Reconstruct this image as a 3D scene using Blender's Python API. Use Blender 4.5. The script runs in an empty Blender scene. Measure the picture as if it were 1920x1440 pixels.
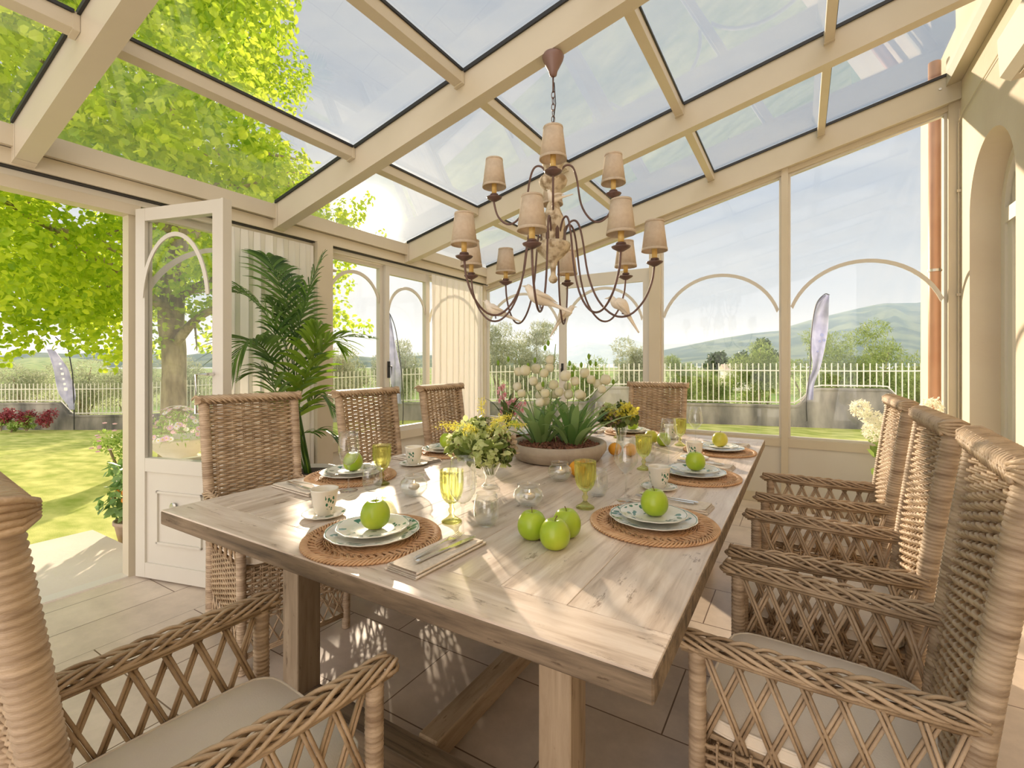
import bpy, math, random
import numpy as np
from mathutils import Vector, Matrix
random.seed(7)
RNG = np.random.default_rng(7)
SC = bpy.context.scene
COL = SC.collection
R = math.radians
# ------------------------------------------------------------------ camera
YAW = 31.23
SY, CY = math.sin(R(YAW)), math.cos(R(YAW))
cd = bpy.data.cameras.new('camera'); cam = bpy.data.objects.new('camera', cd); COL.objects.link(cam)
cam.location = (0, 0, 1.28); cam.rotation_euler = (R(90), 0, R(YAW))
cd.sensor_width = 36; cd.lens = 36 * 892.2 / 1920; cd.shift_y = -(720 - 681.4) / 1920
cd.clip_start = 0.02; cd.clip_end = 20000
SC.camera = cam
# ------------------------------------------------------------------ world, sun, exposure
SUN = Vector((-.7774, .698, .3038)).normalized()
w = bpy.data.worlds.new('sky'); SC.world = w; w.use_nodes = True
nt = w.node_tree; nt.nodes.clear()
def N(nt, t, **k):
    n = nt.nodes.new(t)
    for a, b in k.items(): setattr(n, a, b)
    return n
out = N(nt, 'ShaderNodeOutputWorld'); bg = N(nt, 'ShaderNodeBackground'); tc = N(nt, 'ShaderNodeTexCoord')
sep = N(nt, 'ShaderNodeSeparateXYZ'); nt.links.new(tc.outputs['Generated'], sep.inputs[0])
ramp = N(nt, 'ShaderNodeValToRGB'); nt.links.new(sep.outputs['Z'], ramp.inputs[0])
e = ramp.color_ramp.elements
e[0].position = 0.0; e[0].color = (.86, .80, .76, 1); e[1].position = 1.0; e[1].color = (.62, .74, .95, 1)
for p, c in ((.12, (.74, .78, .86, 1)), (.35, (.66, .73, .87, 1)), (.65, (.72, .78, .89, 1))):
    x = e.new(p); x.color = c
mp = N(nt, 'ShaderNodeMapping'); mp.inputs['Scale'].default_value = (1.2, 1.2, 4.5); mp.inputs['Rotation'].default_value = (0, .12, .5)
nt.links.new(tc.outputs['Generated'], mp.inputs[0])
no = N(nt, 'ShaderNodeTexNoise'); no.inputs['Scale'].default_value = 2.4; no.inputs['Detail'].default_value = 7; no.inputs['Roughness'].default_value = .58; no.inputs['Distortion'].default_value = .4
nt.links.new(mp.outputs[0], no.inputs['Vector'])
cr = N(nt, 'ShaderNodeValToRGB'); cr.color_ramp.elements[0].position = .36; cr.color_ramp.elements[1].position = .66
nt.links.new(no.outputs[0], cr.inputs[0])
mixc = N(nt, 'ShaderNodeMixRGB'); nt.links.new(cr.outputs[0], mixc.inputs[0]); nt.links.new(ramp.outputs[0], mixc.inputs[1]); mixc.inputs[2].default_value = (.93, .93, .95, 1)
dot = N(nt, 'ShaderNodeVectorMath', operation='DOT_PRODUCT'); nt.links.new(tc.outputs['Generated'], dot.inputs[0]); dot.inputs[1].default_value = SUN
mx = N(nt, 'ShaderNodeMath', operation='MAXIMUM'); nt.links.new(dot.outputs['Value'], mx.inputs[0]); mx.inputs[1].default_value = 0
def glow(power, col, amt):
    pw = N(nt, 'ShaderNodeMath', operation='POWER'); nt.links.new(mx.outputs[0], pw.inputs[0]); pw.inputs[1].default_value = power
    m = N(nt, 'ShaderNodeVectorMath', operation='SCALE'); m.inputs[0].default_value = [c * amt for c in col]; nt.links.new(pw.outputs[0], m.inputs['Scale'])
    return m
acc = mixc.outputs[0]
for g in (glow(9, (1, .86, .66), .16), glow(110, (1, .88, .68), .8), glow(1800, (1, .93, .8), 30.0)):
    a = N(nt, 'ShaderNodeVectorMath', operation='ADD'); nt.links.new(acc, a.inputs[0]); nt.links.new(g.outputs[0], a.inputs[1]); acc = a.outputs[0]
# unseen sky opposite the low sun, boosted and warmed to light the room
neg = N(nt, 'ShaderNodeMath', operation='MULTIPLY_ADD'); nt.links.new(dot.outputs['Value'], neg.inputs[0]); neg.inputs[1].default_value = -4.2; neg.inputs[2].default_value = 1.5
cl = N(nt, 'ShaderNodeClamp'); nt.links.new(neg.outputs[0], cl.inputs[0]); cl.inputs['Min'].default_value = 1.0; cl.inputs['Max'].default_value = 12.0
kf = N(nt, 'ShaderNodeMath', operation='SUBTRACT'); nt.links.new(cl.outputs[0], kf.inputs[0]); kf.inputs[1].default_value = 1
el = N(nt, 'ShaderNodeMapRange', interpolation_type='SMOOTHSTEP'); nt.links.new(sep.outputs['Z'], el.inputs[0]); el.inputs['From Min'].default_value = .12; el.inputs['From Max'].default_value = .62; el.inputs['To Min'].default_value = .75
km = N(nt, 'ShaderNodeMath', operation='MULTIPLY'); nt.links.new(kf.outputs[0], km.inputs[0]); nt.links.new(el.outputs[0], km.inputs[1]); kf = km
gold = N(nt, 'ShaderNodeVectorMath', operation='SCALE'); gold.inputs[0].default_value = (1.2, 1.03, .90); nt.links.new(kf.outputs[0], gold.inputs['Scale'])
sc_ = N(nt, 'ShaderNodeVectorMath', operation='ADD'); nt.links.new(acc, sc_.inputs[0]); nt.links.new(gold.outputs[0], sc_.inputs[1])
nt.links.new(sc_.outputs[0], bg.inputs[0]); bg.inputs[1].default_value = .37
nt.links.new(bg.outputs[0], out.inputs[0])
sl = bpy.data.lights.new('sun', 'SUN'); sl.energy = 4.4; sl.angle = R(1.2); sl.color = (1, .82, .64)
so = bpy.data.objects.new('sun', sl); COL.objects.link(so); so.rotation_euler = SUN.to_track_quat('Z', 'Y').to_euler(); so.location = SUN * 40
SC.view_settings.view_transform = 'Standard'; SC.view_settings.look = 'None'; SC.view_settings.gamma = 1; SC.view_settings.use_curve_mapping = False
SC.view_settings.exposure = 1.0
SC.cycles.max_bounces = 14; SC.cycles.transparent_max_bounces = 32; SC.cycles.transmission_bounces = 10
SC.cycles.sample_clamp_indirect = 6.0; SC.cycles.caustics_reflective = False; SC.cycles.caustics_refractive = False
SC.cycles.use_denoising = True
# ------------------------------------------------------------------ helpers
class MB:
    """collects geometry, then links it as ONE mesh object"""
    def __init__(s): s.v = []; s.f = []; s.n = 0; s.r = []; s.mi = []
    def add(s, v, f, rnd=0.0, mi=0):
        v = np.asarray(v, float).reshape(-1, 3)
        if isinstance(f, np.ndarray): fs = [f]
        else:
            by = {}
            for q in f: by.setdefault(len(q), []).append(q)
            fs = [np.array(x) for x in by.values()]
        for a in fs: s.f.append(a.astype(np.int64) + s.n); s.mi.append(np.full(len(a), mi))
        s.v.append(v); s.r.append(np.broadcast_to(np.asarray(rnd, float), (len(v),)) if np.ndim(rnd) == 0 else np.asarray(rnd, float)); s.n += len(v)
        return s
    def box(s, a, b, rnd=0., mi=0, bev=0.):
        x0, y0, z0 = a; x1, y1, z1 = b
        if bev > 0:
            c = bev
            vs = []
            for z, sx in ((z0, c), (z0 + c, 0), (z1 - c, 0), (z1, c)):
                X0, X1, Y0, Y1 = x0 + sx, x1 - sx, y0 + sx, y1 - sx; k = c if sx == 0 else 0
                X0, X1, Y0, Y1 = (x0, x1, y0, y1) if sx == 0 else (X0, X1, Y0, Y1)
                cc = c
                vs += [(X0 + cc * (sx == 0), Y0, z), (X1 - cc * (sx == 0), Y0, z), (X1, Y0 + cc * (sx == 0), z), (X1, Y1 - cc * (sx == 0), z),
                       (X1 - cc * (sx == 0), Y1, z), (X0 + cc * (sx == 0), Y1, z), (X0, Y1 - cc * (sx == 0), z), (X0, Y0 + cc * (sx == 0), z)]
            f = []
            for L in range(3):
                for i in range(8): j = (i + 1) % 8; f.append((L * 8 + i, L * 8 + j, L * 8 + 8 + j, L * 8 + 8 + i))
            f.append(tuple(range(7, -1, -1))); f.append(tuple(range(24, 32)))
            return s.add(vs, f, rnd, mi)
        v = [(x0, y0, z0), (x1, y0, z0), (x1, y1, z0), (x0, y1, z0), (x0, y0, z1), (x1, y0, z1), (x1, y1, z1), (x0, y1, z1)]
        return s.add(v, [(0, 3, 2, 1), (4, 5, 6, 7), (0, 1, 5, 4), (1, 2, 6, 5), (2, 3, 7, 6), (3, 0, 4, 7)], rnd, mi)
    def prism(s, poly, vec, rnd=0., mi=0):
        """polygon (3D points) swept along vec"""
        p = np.asarray(poly, float); n = len(p); q = p + np.asarray(vec, float)
        f = [tuple(range(n - 1, -1, -1)), tuple(range(n, 2 * n))] + [(i, (i + 1) % n, n + (i + 1) % n, n + i) for i in range(n)]
        return s.add(np.vstack([p, q]), f, rnd, mi)
    def tube(s, path, r, k=6, rnd=0., caps=True, closed=False, mi=0, flat=1.0):
        p = np.asarray(path, float); n = len(p)
        if closed: t = np.roll(p, -1, 0) - np.roll(p, 1, 0)
        else: t = np.gradient(p, axis=0)
        t /= np.linalg.norm(t, axis=1)[:, None] + 1e-12
        ref = np.array([0, 0, 1.]) if abs(t[:, 2]).mean() < .75 else np.array([0, 1., 0]) if abs(t[:, 1]).mean() < .5 else np.array([1., 0, 0])
        a = np.cross(t, ref); a /= np.linalg.norm(a, axis=1)[:, None] + 1e-12
        b = np.cross(a, t)
        ang = np.linspace(0, 2 * math.pi, k, endpoint=False)
        rr = np.broadcast_to(np.asarray(r, float), (n,))
        v = p[:, None, :] + rr[:, None, None] * (np.cos(ang)[None, :, None] * a[:, None, :] + flat * np.sin(ang)[None, :, None] * b[:, None, :])
        m = n if closed else n - 1
        i = np.arange(m)[:, None]; j = np.arange(k)[None, :]; jn = (j + 1) % k; i2 = (i + 1) % n
        q = np.stack([i * k + j, i2 * k + j, i2 * k + jn, i * k + jn], -1).reshape(-1, 4)
        s.add(v.reshape(-1, 3), q, rnd, mi)
        if caps and not closed:
            s.f.append(np.array([list(range(k))]) + s.n - n * k); s.mi.append(np.array([mi]))
            s.f.append(np.array([list(range(n * k - 1, n * k - k - 1, -1))]) + s.n - n * k); s.mi.append(np.array([mi]))
        return s
    def lathe(s, prof, c=(0, 0, 0), k=32, sx=1., sy=1., rnd=0., mi=0, rib=None, closed=False):
        """prof: list of (r, z); rib: function(angle, r, z)->factor"""
        p = np.asarray(prof, float); n = len(p); ang = np.linspace(0, 2 * math.pi, k, endpoint=False)
        rr = p[:, 0][:, None] * np.ones(k)[None]
        if rib is not None: rr = rr * rib(ang[None, :], p[:, 0][:, None], p[:, 1][:, None])
        v = np.stack([c[0] + sx * rr * np.cos(ang), c[1] + sy * rr * np.sin(ang), c[2] + p[:, 1][:, None] + 0 * rr], -1)
        m = n if closed else n - 1
        i = np.arange(m)[:, None]; j = np.arange(k)[None, :]; jn = (j + 1) % k; i2 = (i + 1) % n
        q = np.stack([i * k + j, i * k + jn, i2 * k + jn, i2 * k + j], -1).reshape(-1, 4)
        return s.add(v.reshape(-1, 3), q, rnd, mi)
    def xform(s, M):
        M = np.array(M)
        s.v = [v @ M[:3, :3].T + M[:3, 3] for v in s.v]; return s
    def build(s, name, mat=None, parent=None, smooth=False, loc=None):
        me = bpy.data.meshes.new(name)
        V = np.vstack(s.v); me.vertices.add(len(V)); me.vertices.foreach_set('co', V.ravel())
        tot = np.concatenate([np.full(len(a), a.shape[1]) for a in s.f]); flat = np.concatenate([a.ravel() for a in s.f])
        me.loops.add(len(flat)); me.loops.foreach_set('vertex_index', flat)
        me.polygons.add(len(tot)); st = np.concatenate([[0], np.cumsum(tot)[:-1]])
        me.polygons.foreach_set('loop_start', st); me.polygons.foreach_set('loop_total', tot)
        me.polygons.foreach_set('material_index', np.concatenate(s.mi).astype(np.int32))
        me.polygons.foreach_set('use_smooth', np.full(len(tot), bool(smooth)))
        at = me.attributes.new('rnd', 'FLOAT', 'POINT'); at.data.foreach_set('value', np.concatenate(s.r).astype(np.float32))
        me.update(calc_edges=True); me.validate()
        for m in (mat if isinstance(mat, (list, tuple)) else [mat]):
            if m: me.materials.append(m)
        o = bpy.data.objects.new(name, me); COL.objects.link(o)
        if parent: o.parent = parent
        if loc: o.location = loc
        return o
def tag(o, label=None, cat=None, group=None, kind=None):
    if label: o['label'] = label
    if cat: o['category'] = cat
    if group: o['group'] = group
    if kind: o['kind'] = kind
    return o
def empty(name, loc=(0, 0, 0), rz=0., label=None, cat=None, group=None, kind=None):
    o = bpy.data.objects.new(name, None); COL.objects.link(o); o.location = loc; o.rotation_euler = (0, 0, rz); o.empty_display_size = .1
    return tag(o, label, cat, group, kind)
def copy_tree(o, parent=None, top=True):
    c = o.copy(); COL.objects.link(c)
    if parent is not None: c.parent = parent
    for ch in list(o.children): copy_tree(ch, c, False)
    return c
used = set()
def place(proto, loc, rz=0., label=None, cat=None, group=None, scale=None):
    """first call uses the prototype itself, later calls copy it"""
    if proto.name in used: o = copy_tree(proto)
    else: used.add(proto.name); o = proto
    o.location = loc; o.rotation_euler = (0, 0, rz)
    if scale: o.scale = (scale,) * 3 if np.isscalar(scale) else scale
    return tag(o, label, cat, group)
def arc(cx, cz, r, a0, a1, n): return [(cx + r * math.cos(a), cz + r * math.sin(a)) for a in np.linspace(a0, a1, n)]
def bez(pts, n=24):
    p = [np.array(q, float) for q in pts]; P = [2 * p[0] - p[1]] + p + [2 * p[-1] - p[-2]]; o = []
    m = len(p) - 1; per = max(2, n // m)
    for i in range(m):
        a, b, c, d = P[i:i + 4]
        for t in np.linspace(0, 1, per, endpoint=False):
            o.append(.5 * ((2 * b) + (c - a) * t + (2 * a - 5 * b + 4 * c - d) * t * t + (3 * b - a - 3 * c + d) * t ** 3))
    o.append(p[-1]); return np.array(o)
def pix(u, v, t):
    r = (u - 960) / 892.2
    return np.array([(-SY + CY * r) * t, (CY + SY * r) * t, 1.28 + (681.4 - v) / 892.2 * t])
# ------------------------------------------------------------------ materials
def M(name): 
    m = bpy.data.materials.new(name); m.use_nodes = True; nt = m.node_tree; nt.nodes.clear()
    return m, nt, N(nt, 'ShaderNodeOutputMaterial')
def surf(name, col, col2=None, rough=.5, scale=8., stretch=(1, 1, 1), bump=0., bscale=None, rnd=0., rcol=None, metallic=0., spec=.5, sheen=0., detail=5., lo=.35, hi=.65, coord='Object', trans=0., tcol=None):
    m, nt, out = M(name); L = nt.links.new
    b = N(nt, 'ShaderNodeBsdfPrincipled'); b.inputs['Roughness'].default_value = rough; b.inputs['Metallic'].default_value = metallic; b.inputs['Specular IOR Level'].default_value = spec
    if sheen: b.inputs['Sheen Weight'].default_value = sheen
    tc = N(nt, 'ShaderNodeTexCoord'); mp = N(nt, 'ShaderNodeMapping'); mp.inputs['Scale'].default_value = stretch; L(tc.outputs[coord], mp.inputs[0])
    no = N(nt, 'ShaderNodeTexNoise'); no.inputs['Scale'].default_value = scale; no.inputs['Detail'].default_value = detail; L(mp.outputs[0], no.inputs['Vector'])
    cr = N(nt, 'ShaderNodeValToRGB'); cr.color_ramp.elements[0].position = lo; cr.color_ramp.elements[1].position = hi
    cr.color_ramp.elements[0].color = (*col, 1); cr.color_ramp.elements[1].color = (*(col2 or col), 1); L(no.outputs[0], cr.inputs[0])
    c = cr.outputs[0]
    if rnd:
        at = N(nt, 'ShaderNodeAttribute', attribute_name='rnd'); mi = N(nt, 'ShaderNodeMixRGB', blend_type='MIX')
        mm = N(nt, 'ShaderNodeMath', operation='MULTIPLY'); L(at.outputs['Fac'], mm.inputs[0]); mm.inputs[1].default_value = rnd
        L(mm.outputs[0], mi.inputs[0]); L(c, mi.inputs[1]); mi.inputs[2].default_value = (*rcol, 1); c = mi.outputs[0]
    L(c, b.inputs['Base Color'])
    if bump:
        bn = N(nt, 'ShaderNodeTexNoise'); bn.inputs['Scale'].default_value = bscale or scale * 4; bn.inputs['Detail'].default_value = 4; L(mp.outputs[0], bn.inputs['Vector'])
        bu = N(nt, 'ShaderNodeBump'); bu.inputs['Strength'].default_value = bump; bu.inputs['Distance'].default_value = .01; L(bn.outputs[0], bu.inputs['Height']); L(bu.outputs[0], b.inputs['Normal'])
    if trans:
        tr = N(nt, 'ShaderNodeBsdfTranslucent'); mt = N(nt, 'ShaderNodeMixShader'); mt.inputs[0].default_value = trans
        if tcol: tr.inputs[0].default_value = (*tcol, 1)
        else: L(c, tr.inputs[0])
        L(b.outputs[0], mt.inputs[1]); L(tr.outputs[0], mt.inputs[2]); L(mt.outputs[0], out.inputs[0])
    else: L(b.outputs[0], out.inputs[0])
    return m
def thin_glass(name, tint=(.97, .985, .975), ior=1.5, rough=0.0, refl=(1, 1, 1)):
    m, nt, out = M(name); L = nt.links.new
    t = N(nt, 'ShaderNodeBsdfTransparent'); t.inputs[0].default_value = (*tint, 1)
    g = N(nt, 'ShaderNodeBsdfGlossy'); g.inputs['Roughness'].default_value = rough; g.inputs[0].default_value = (*refl, 1)
    ge = N(nt, 'ShaderNodeNewGeometry'); io = N(nt, 'ShaderNodeMapRange'); io.inputs['To Min'].default_value = ior; io.inputs['To Max'].default_value = 1 / ior; L(ge.outputs['Backfacing'], io.inputs[0])
    f = N(nt, 'ShaderNodeFresnel'); L(io.outputs[0], f.inputs[0])   # same reflectance on both faces of the thin pane
    mi = N(nt, 'ShaderNodeMixShader'); L(f.outputs[0], mi.inputs[0]); L(t.outputs[0], mi.inputs[1]); L(g.outputs[0], mi.inputs[2]); L(mi.outputs[0], out.inputs[0])
    return m
def thick_glass(name, col, clear=.5):
    m, nt, out = M(name); L = nt.links.new
    t = N(nt, 'ShaderNodeBsdfTransparent'); t.inputs[0].default_value = (*col, 1)
    g = N(nt, 'ShaderNodeBsdfGlass'); g.inputs[0].default_value = (*col, 1); g.inputs['IOR'].default_value = 1.35; g.inputs['Roughness'].default_value = .01
    mi = N(nt, 'ShaderNodeMixShader'); mi.inputs[0].default_value = 1 - clear; L(t.outputs[0], mi.inputs[1]); L(g.outputs[0], mi.inputs[2]); L(mi.outputs[0], out.inputs[0])
    return m
PAINT = surf('painted_metal', (.60, .53, .40), (.63, .56, .43), rough=.38, scale=3, bump=.03, bscale=60)
PAINT_L = surf('painted_door_lit_knee', (.64, .605, .53), (.66, .63, .555), rough=.35, scale=3, bump=.03, bscale=60)  # door and window paint; on knee panels its paler tone stands for light
DARK = surf('black_gasket', (.02, .02, .02), rough=.5)
STEEL = surf('bolt_steel', (.6, .6, .6), rough=.3, metallic=1)
PLASTER = surf('cream_plaster', (.70, .60, .47), (.75, .66, .53), rough=.85, scale=2.2, bump=.12, bscale=45)
GLASS = thin_glass('window_glass', (.975, .985, .98), 1.32)
ROOFGLASS = thin_glass('roof_glass', (.905, .92, .92), 1.6)
WICK = surf('kubu_rattan', (.27, .175, .095), (.57, .42, .265), rough=.55, scale=14, stretch=(1, 1, 1), bump=.25, bscale=160, rnd=.55, rcol=(.64, .48, .32), lo=.3, hi=.7)
WICKD = surf('kubu_rattan_wrap', (.28, .19, .115), (.64, .49, .34), rough=.5, scale=9, stretch=(1, 1, 6), bump=.3, bscale=120, lo=.3, hi=.7)
CUSH = surf('cream_canvas', (.86, .75, .60), (.89, .80, .66), rough=.9, scale=5, bump=.12, bscale=260, sheen=.2)
PLATE = None
IRON = surf('brown_iron', (.10, .055, .045), (.16, .09, .075), rough=.42, scale=20, bump=.1)
SHADE = surf('linen_shade', (.74, .62, .48), (.80, .69, .55), rough=.95, scale=60, bump=.15, bscale=500, trans=.35)
SLEEVE = surf('candle_sleeve', (.62, .36, .07), (.80, .58, .22), rough=.5, scale=12, stretch=(1, 1, 3))
DISTRESS = surf('distressed_wood', (.33, .24, .14), (.70, .60, .44), rough=.8, scale=26, bump=.5, bscale=90, lo=.38, hi=.56)
WHITE = surf('white_ceramic', (.84, .81, .74), rough=.22)
BIRDM = surf('bird_white', (.86, .80, .70), (.80, .70, .56), rough=.5, scale=14, bump=.1)
CURTAIN = surf('curtain_cotton', (.93, .91, .87), (.95, .93, .90), rough=.95, scale=30, stretch=(1, 1, .2), trans=.38)
SILVER = surf('cutlery_steel', (.75, .74, .72), rough=.16, metallic=1)
LINEN = surf('linen_napkin', (.70, .61, .50), (.80, .71, .60), rough=.95, scale=120, bump=.2, bscale=700)
MATM = surf('placemat_rattan', (.42, .20, .08), (.70, .43, .23), rough=.5, scale=18, bump=.2, rnd=.4, rcol=(.72, .50, .30), lo=.3, hi=.7)
GRASSM = None
# wood: pale limed oak
def wood(name, c0, c1, c2, axis=1, rough=.55, crack=True):
    m, nt, out = M(name); L = nt.links.new
    b = N(nt, 'ShaderNodeBsdfPrincipled'); b.inputs['Roughness'].default_value = rough
    tc = N(nt, 'ShaderNodeTexCoord'); at = N(nt, 'ShaderNodeAttribute', attribute_name='rnd')
    cmb = N(nt, 'ShaderNodeCombineXYZ'); ml = N(nt, 'ShaderNodeMath', operation='MULTIPLY'); L(at.outputs['Fac'], ml.inputs[0]); ml.inputs[1].default_value = 7.3
    for i in range(3): L(ml.outputs[0], cmb.inputs[i])
    ad = N(nt, 'ShaderNodeVectorMath', operation='ADD'); L(tc.outputs['Object'], ad.inputs[0]); L(cmb.outputs[0], ad.inputs[1])
    mp = N(nt, 'ShaderNodeMapping'); s = [9, 9, 9]; s[axis] = .9; mp.inputs['Scale'].default_value = s; L(ad.outputs[0], mp.inputs[0])
    n1 = N(nt, 'ShaderNodeTexNoise'); n1.inputs['Scale'].default_value = 3.2; n1.inputs['Detail'].default_value = 8; n1.inputs['Roughness'].default_value = .62; n1.inputs['Distortion'].default_value = .5; L(mp.outputs[0], n1.inputs['Vector'])
    cr = N(nt, 'ShaderNodeValToRGB'); cr.color_ramp.elements[0].position = .30; cr.color_ramp.elements[1].position = .68
    cr.color_ramp.elements[0].color = (*c0, 1); cr.color_ramp.elements[1].color = (*c2, 1); x = cr.color_ramp.elements.new(.47); x.color = (*c1, 1); L(n1.outputs[0], cr.inputs[0])
    col = cr.outputs[0]
    if crack:
        mp2 = N(nt, 'ShaderNodeMapping'); s2 = [6, 6, 6]; s2[axis] = 1.4; mp2.inputs['Scale'].default_value = s2; L(ad.outputs[0], mp2.inputs[0])
        vo = N(nt, 'ShaderNodeTexNoise'); vo.inputs['Scale'].default_value = 5.5; vo.inputs['Detail'].default_value = 9; vo.inputs['Roughness'].default_value = .75; L(mp2.outputs[0], vo.inputs['Vector'])
        c2r = N(nt, 'ShaderNodeValToRGB'); c2r.color_ramp.elements[0].position = .355; c2r.color_ramp.elements[0].color = (.36, .29, .23, 1); c2r.color_ramp.elements[1].position = .41; c2r.color_ramp.elements[1].color = (1, 1, 1, 1); L(vo.outputs[0], c2r.inputs[0])
        mu = N(nt, 'ShaderNodeMixRGB', blend_type='MULTIPLY'); mu.inputs[0].default_value = .8; L(col, mu.inputs[1]); L(c2r.outputs[0], mu.inputs[2]); col = mu.outputs[0]
    mr = N(nt, 'ShaderNodeMath', operation='MULTIPLY_ADD'); L(at.outputs['Fac'], mr.inputs[0]); mr.inputs[1].default_value = .24; mr.inputs[2].default_value = .88
    hs = N(nt, 'ShaderNodeHueSaturation'); L(col, hs.inputs['Color']); L(mr.outputs[0], hs.inputs['Value']); L(hs.outputs[0], b.inputs['Base Color'])
    bu = N(nt, 'ShaderNodeBump'); bu.inputs['Strength'].default_value = .25; bu.inputs['Distance'].default_value = .004; L(n1.outputs[0], bu.inputs['Height']); L(bu.outputs[0], b.inputs['Normal'])
    L(b.outputs[0], out.inputs[0]); return m
TOPY = wood('limed_oak', (.47, .36, .275), (.68, .565, .465), (.83, .73, .635), 1, .34)
TOPX = wood('limed_oak_end', (.47, .36, .275), (.68, .565, .465), (.83, .73, .635), 0, .34)
LEGW = wood('table_leg_oak', (.30, .22, .14), (.44, .33, .22), (.55, .43, .30), 2, .6)
RAILW = wood('table_rail_oak', (.30, .21, .13), (.42, .31, .20), (.52, .40, .27), 1, .6)
EDGEW = wood('aged_edge_oak', (.06, .045, .03), (.19, .135, .085), (.33, .245, .16), 0, .7)
def leafmat(name, c0, c1, trans=.5, tc=None, rough=.45):
    m, nt, out = M(name); L = nt.links.new
    at = N(nt, 'ShaderNodeAttribute', attribute_name='rnd'); mi = N(nt, 'ShaderNodeMixRGB'); L(at.outputs['Fac'], mi.inputs[0]); mi.inputs[1].default_value = (*c0, 1); mi.inputs[2].default_value = (*c1, 1)
    b = N(nt, 'ShaderNodeBsdfPrincipled'); b.inputs['Roughness'].default_value = rough; L(mi.outputs[0], b.inputs['Base Color'])
    t = N(nt, 'ShaderNodeBsdfTranslucent'); hs = N(nt, 'ShaderNodeHueSaturation'); hs.inputs['Value'].default_value = 1.5; L(mi.outputs[0], hs.inputs['Color']); L(hs.outputs[0], t.inputs[0])
    ms = N(nt, 'ShaderNodeMixShader'); ms.inputs[0].default_value = trans; L(b.outputs[0], ms.inputs[1]); L(t.outputs[0], ms.inputs[2]); L(ms.outputs[0], out.inputs[0]); return m
LINDEN = leafmat('linden_leaf', (.22, .36, .02), (.66, .72, .07), .58)
OLIVE = leafmat('olive_leaf', (.20, .24, .13), (.46, .48, .32), .35)
HEDGE = leafmat('hedge_leaf', (.13, .20, .05), (.36, .44, .12), .35)
PALM = leafmat('palm_leaf', (.035, .095, .015), (.15, .27, .045), .35)
PALMY = leafmat('young_palm_leaf', (.16, .30, .02), (.28, .42, .05), .45)
STRAP = leafmat('strap_leaf', (.10, .22, .05), (.36, .50, .20), .3)
BARK = surf('tree_bark', (.20, .15, .09), (.42, .34, .23), rough=.9, scale=9, stretch=(1, 1, .35), bump=.8, bscale=30)
BARK2 = surf('bark_mulch', (.06, .022, .012), (.22, .09, .05), rough=.8, scale=30, rnd=.5, rcol=(.30, .14, .09))
STONE = surf('weathered_wall', (.09, .088, .085), (.40, .365, .32), rough=.9, scale=2.6, stretch=(1, 1, .35), bump=.4, bscale=20, lo=.3, hi=.7)
FENCEM = surf('fence_paint', (.74, .71, .62), rough=.5)
CONC = surf('concrete_bowl', (.34, .28, .22), (.46, .39, .31), rough=.75, scale=9, bump=.2, bscale=80)
TERRA = surf('terracotta_grey', (.40, .30, .22), (.52, .42, .33), rough=.8, scale=12)
FLAGM = surf('flag_fabric', (.42, .42, .56), (.60, .60, .72), rough=.7, scale=5, trans=.4)
APPLE = surf('green_apple', (.30, .46, .02), (.46, .56, .04), rough=.28, scale=9, bump=.02, detail=3)
APPLEY = surf('yellow_apple', (.52, .52, .05), (.62, .56, .08), rough=.3, scale=9)
ORANGE = surf('orange_skin', (.80, .33, .02), (.86, .42, .03), rough=.4, scale=8, bump=.25, bscale=260)
STEM = surf('brown_stem', (.16, .10, .04), rough=.7)
WGLASS = thin_glass('clear_stemware', (.955, .965, .96), 1.75)
GOB = thick_glass('green_goblet_glass', (.955, .97, .70), .5)
WATER = thin_glass('water', (.97, .99, .985), 1.33)
WAX = surf('white_wax', (.86, .80, .70), rough=.5, trans=.3)
def emis(name, col, s):
    m, nt, out = M(name); e = N(nt, 'ShaderNodeEmission'); e.inputs[0].default_value = (*col, 1); e.inputs[1].default_value = s; nt.links.new(e.outputs[0], out.inputs[0]); return m
FLAME = emis('flame', (1, .55, .15), 12)
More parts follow.
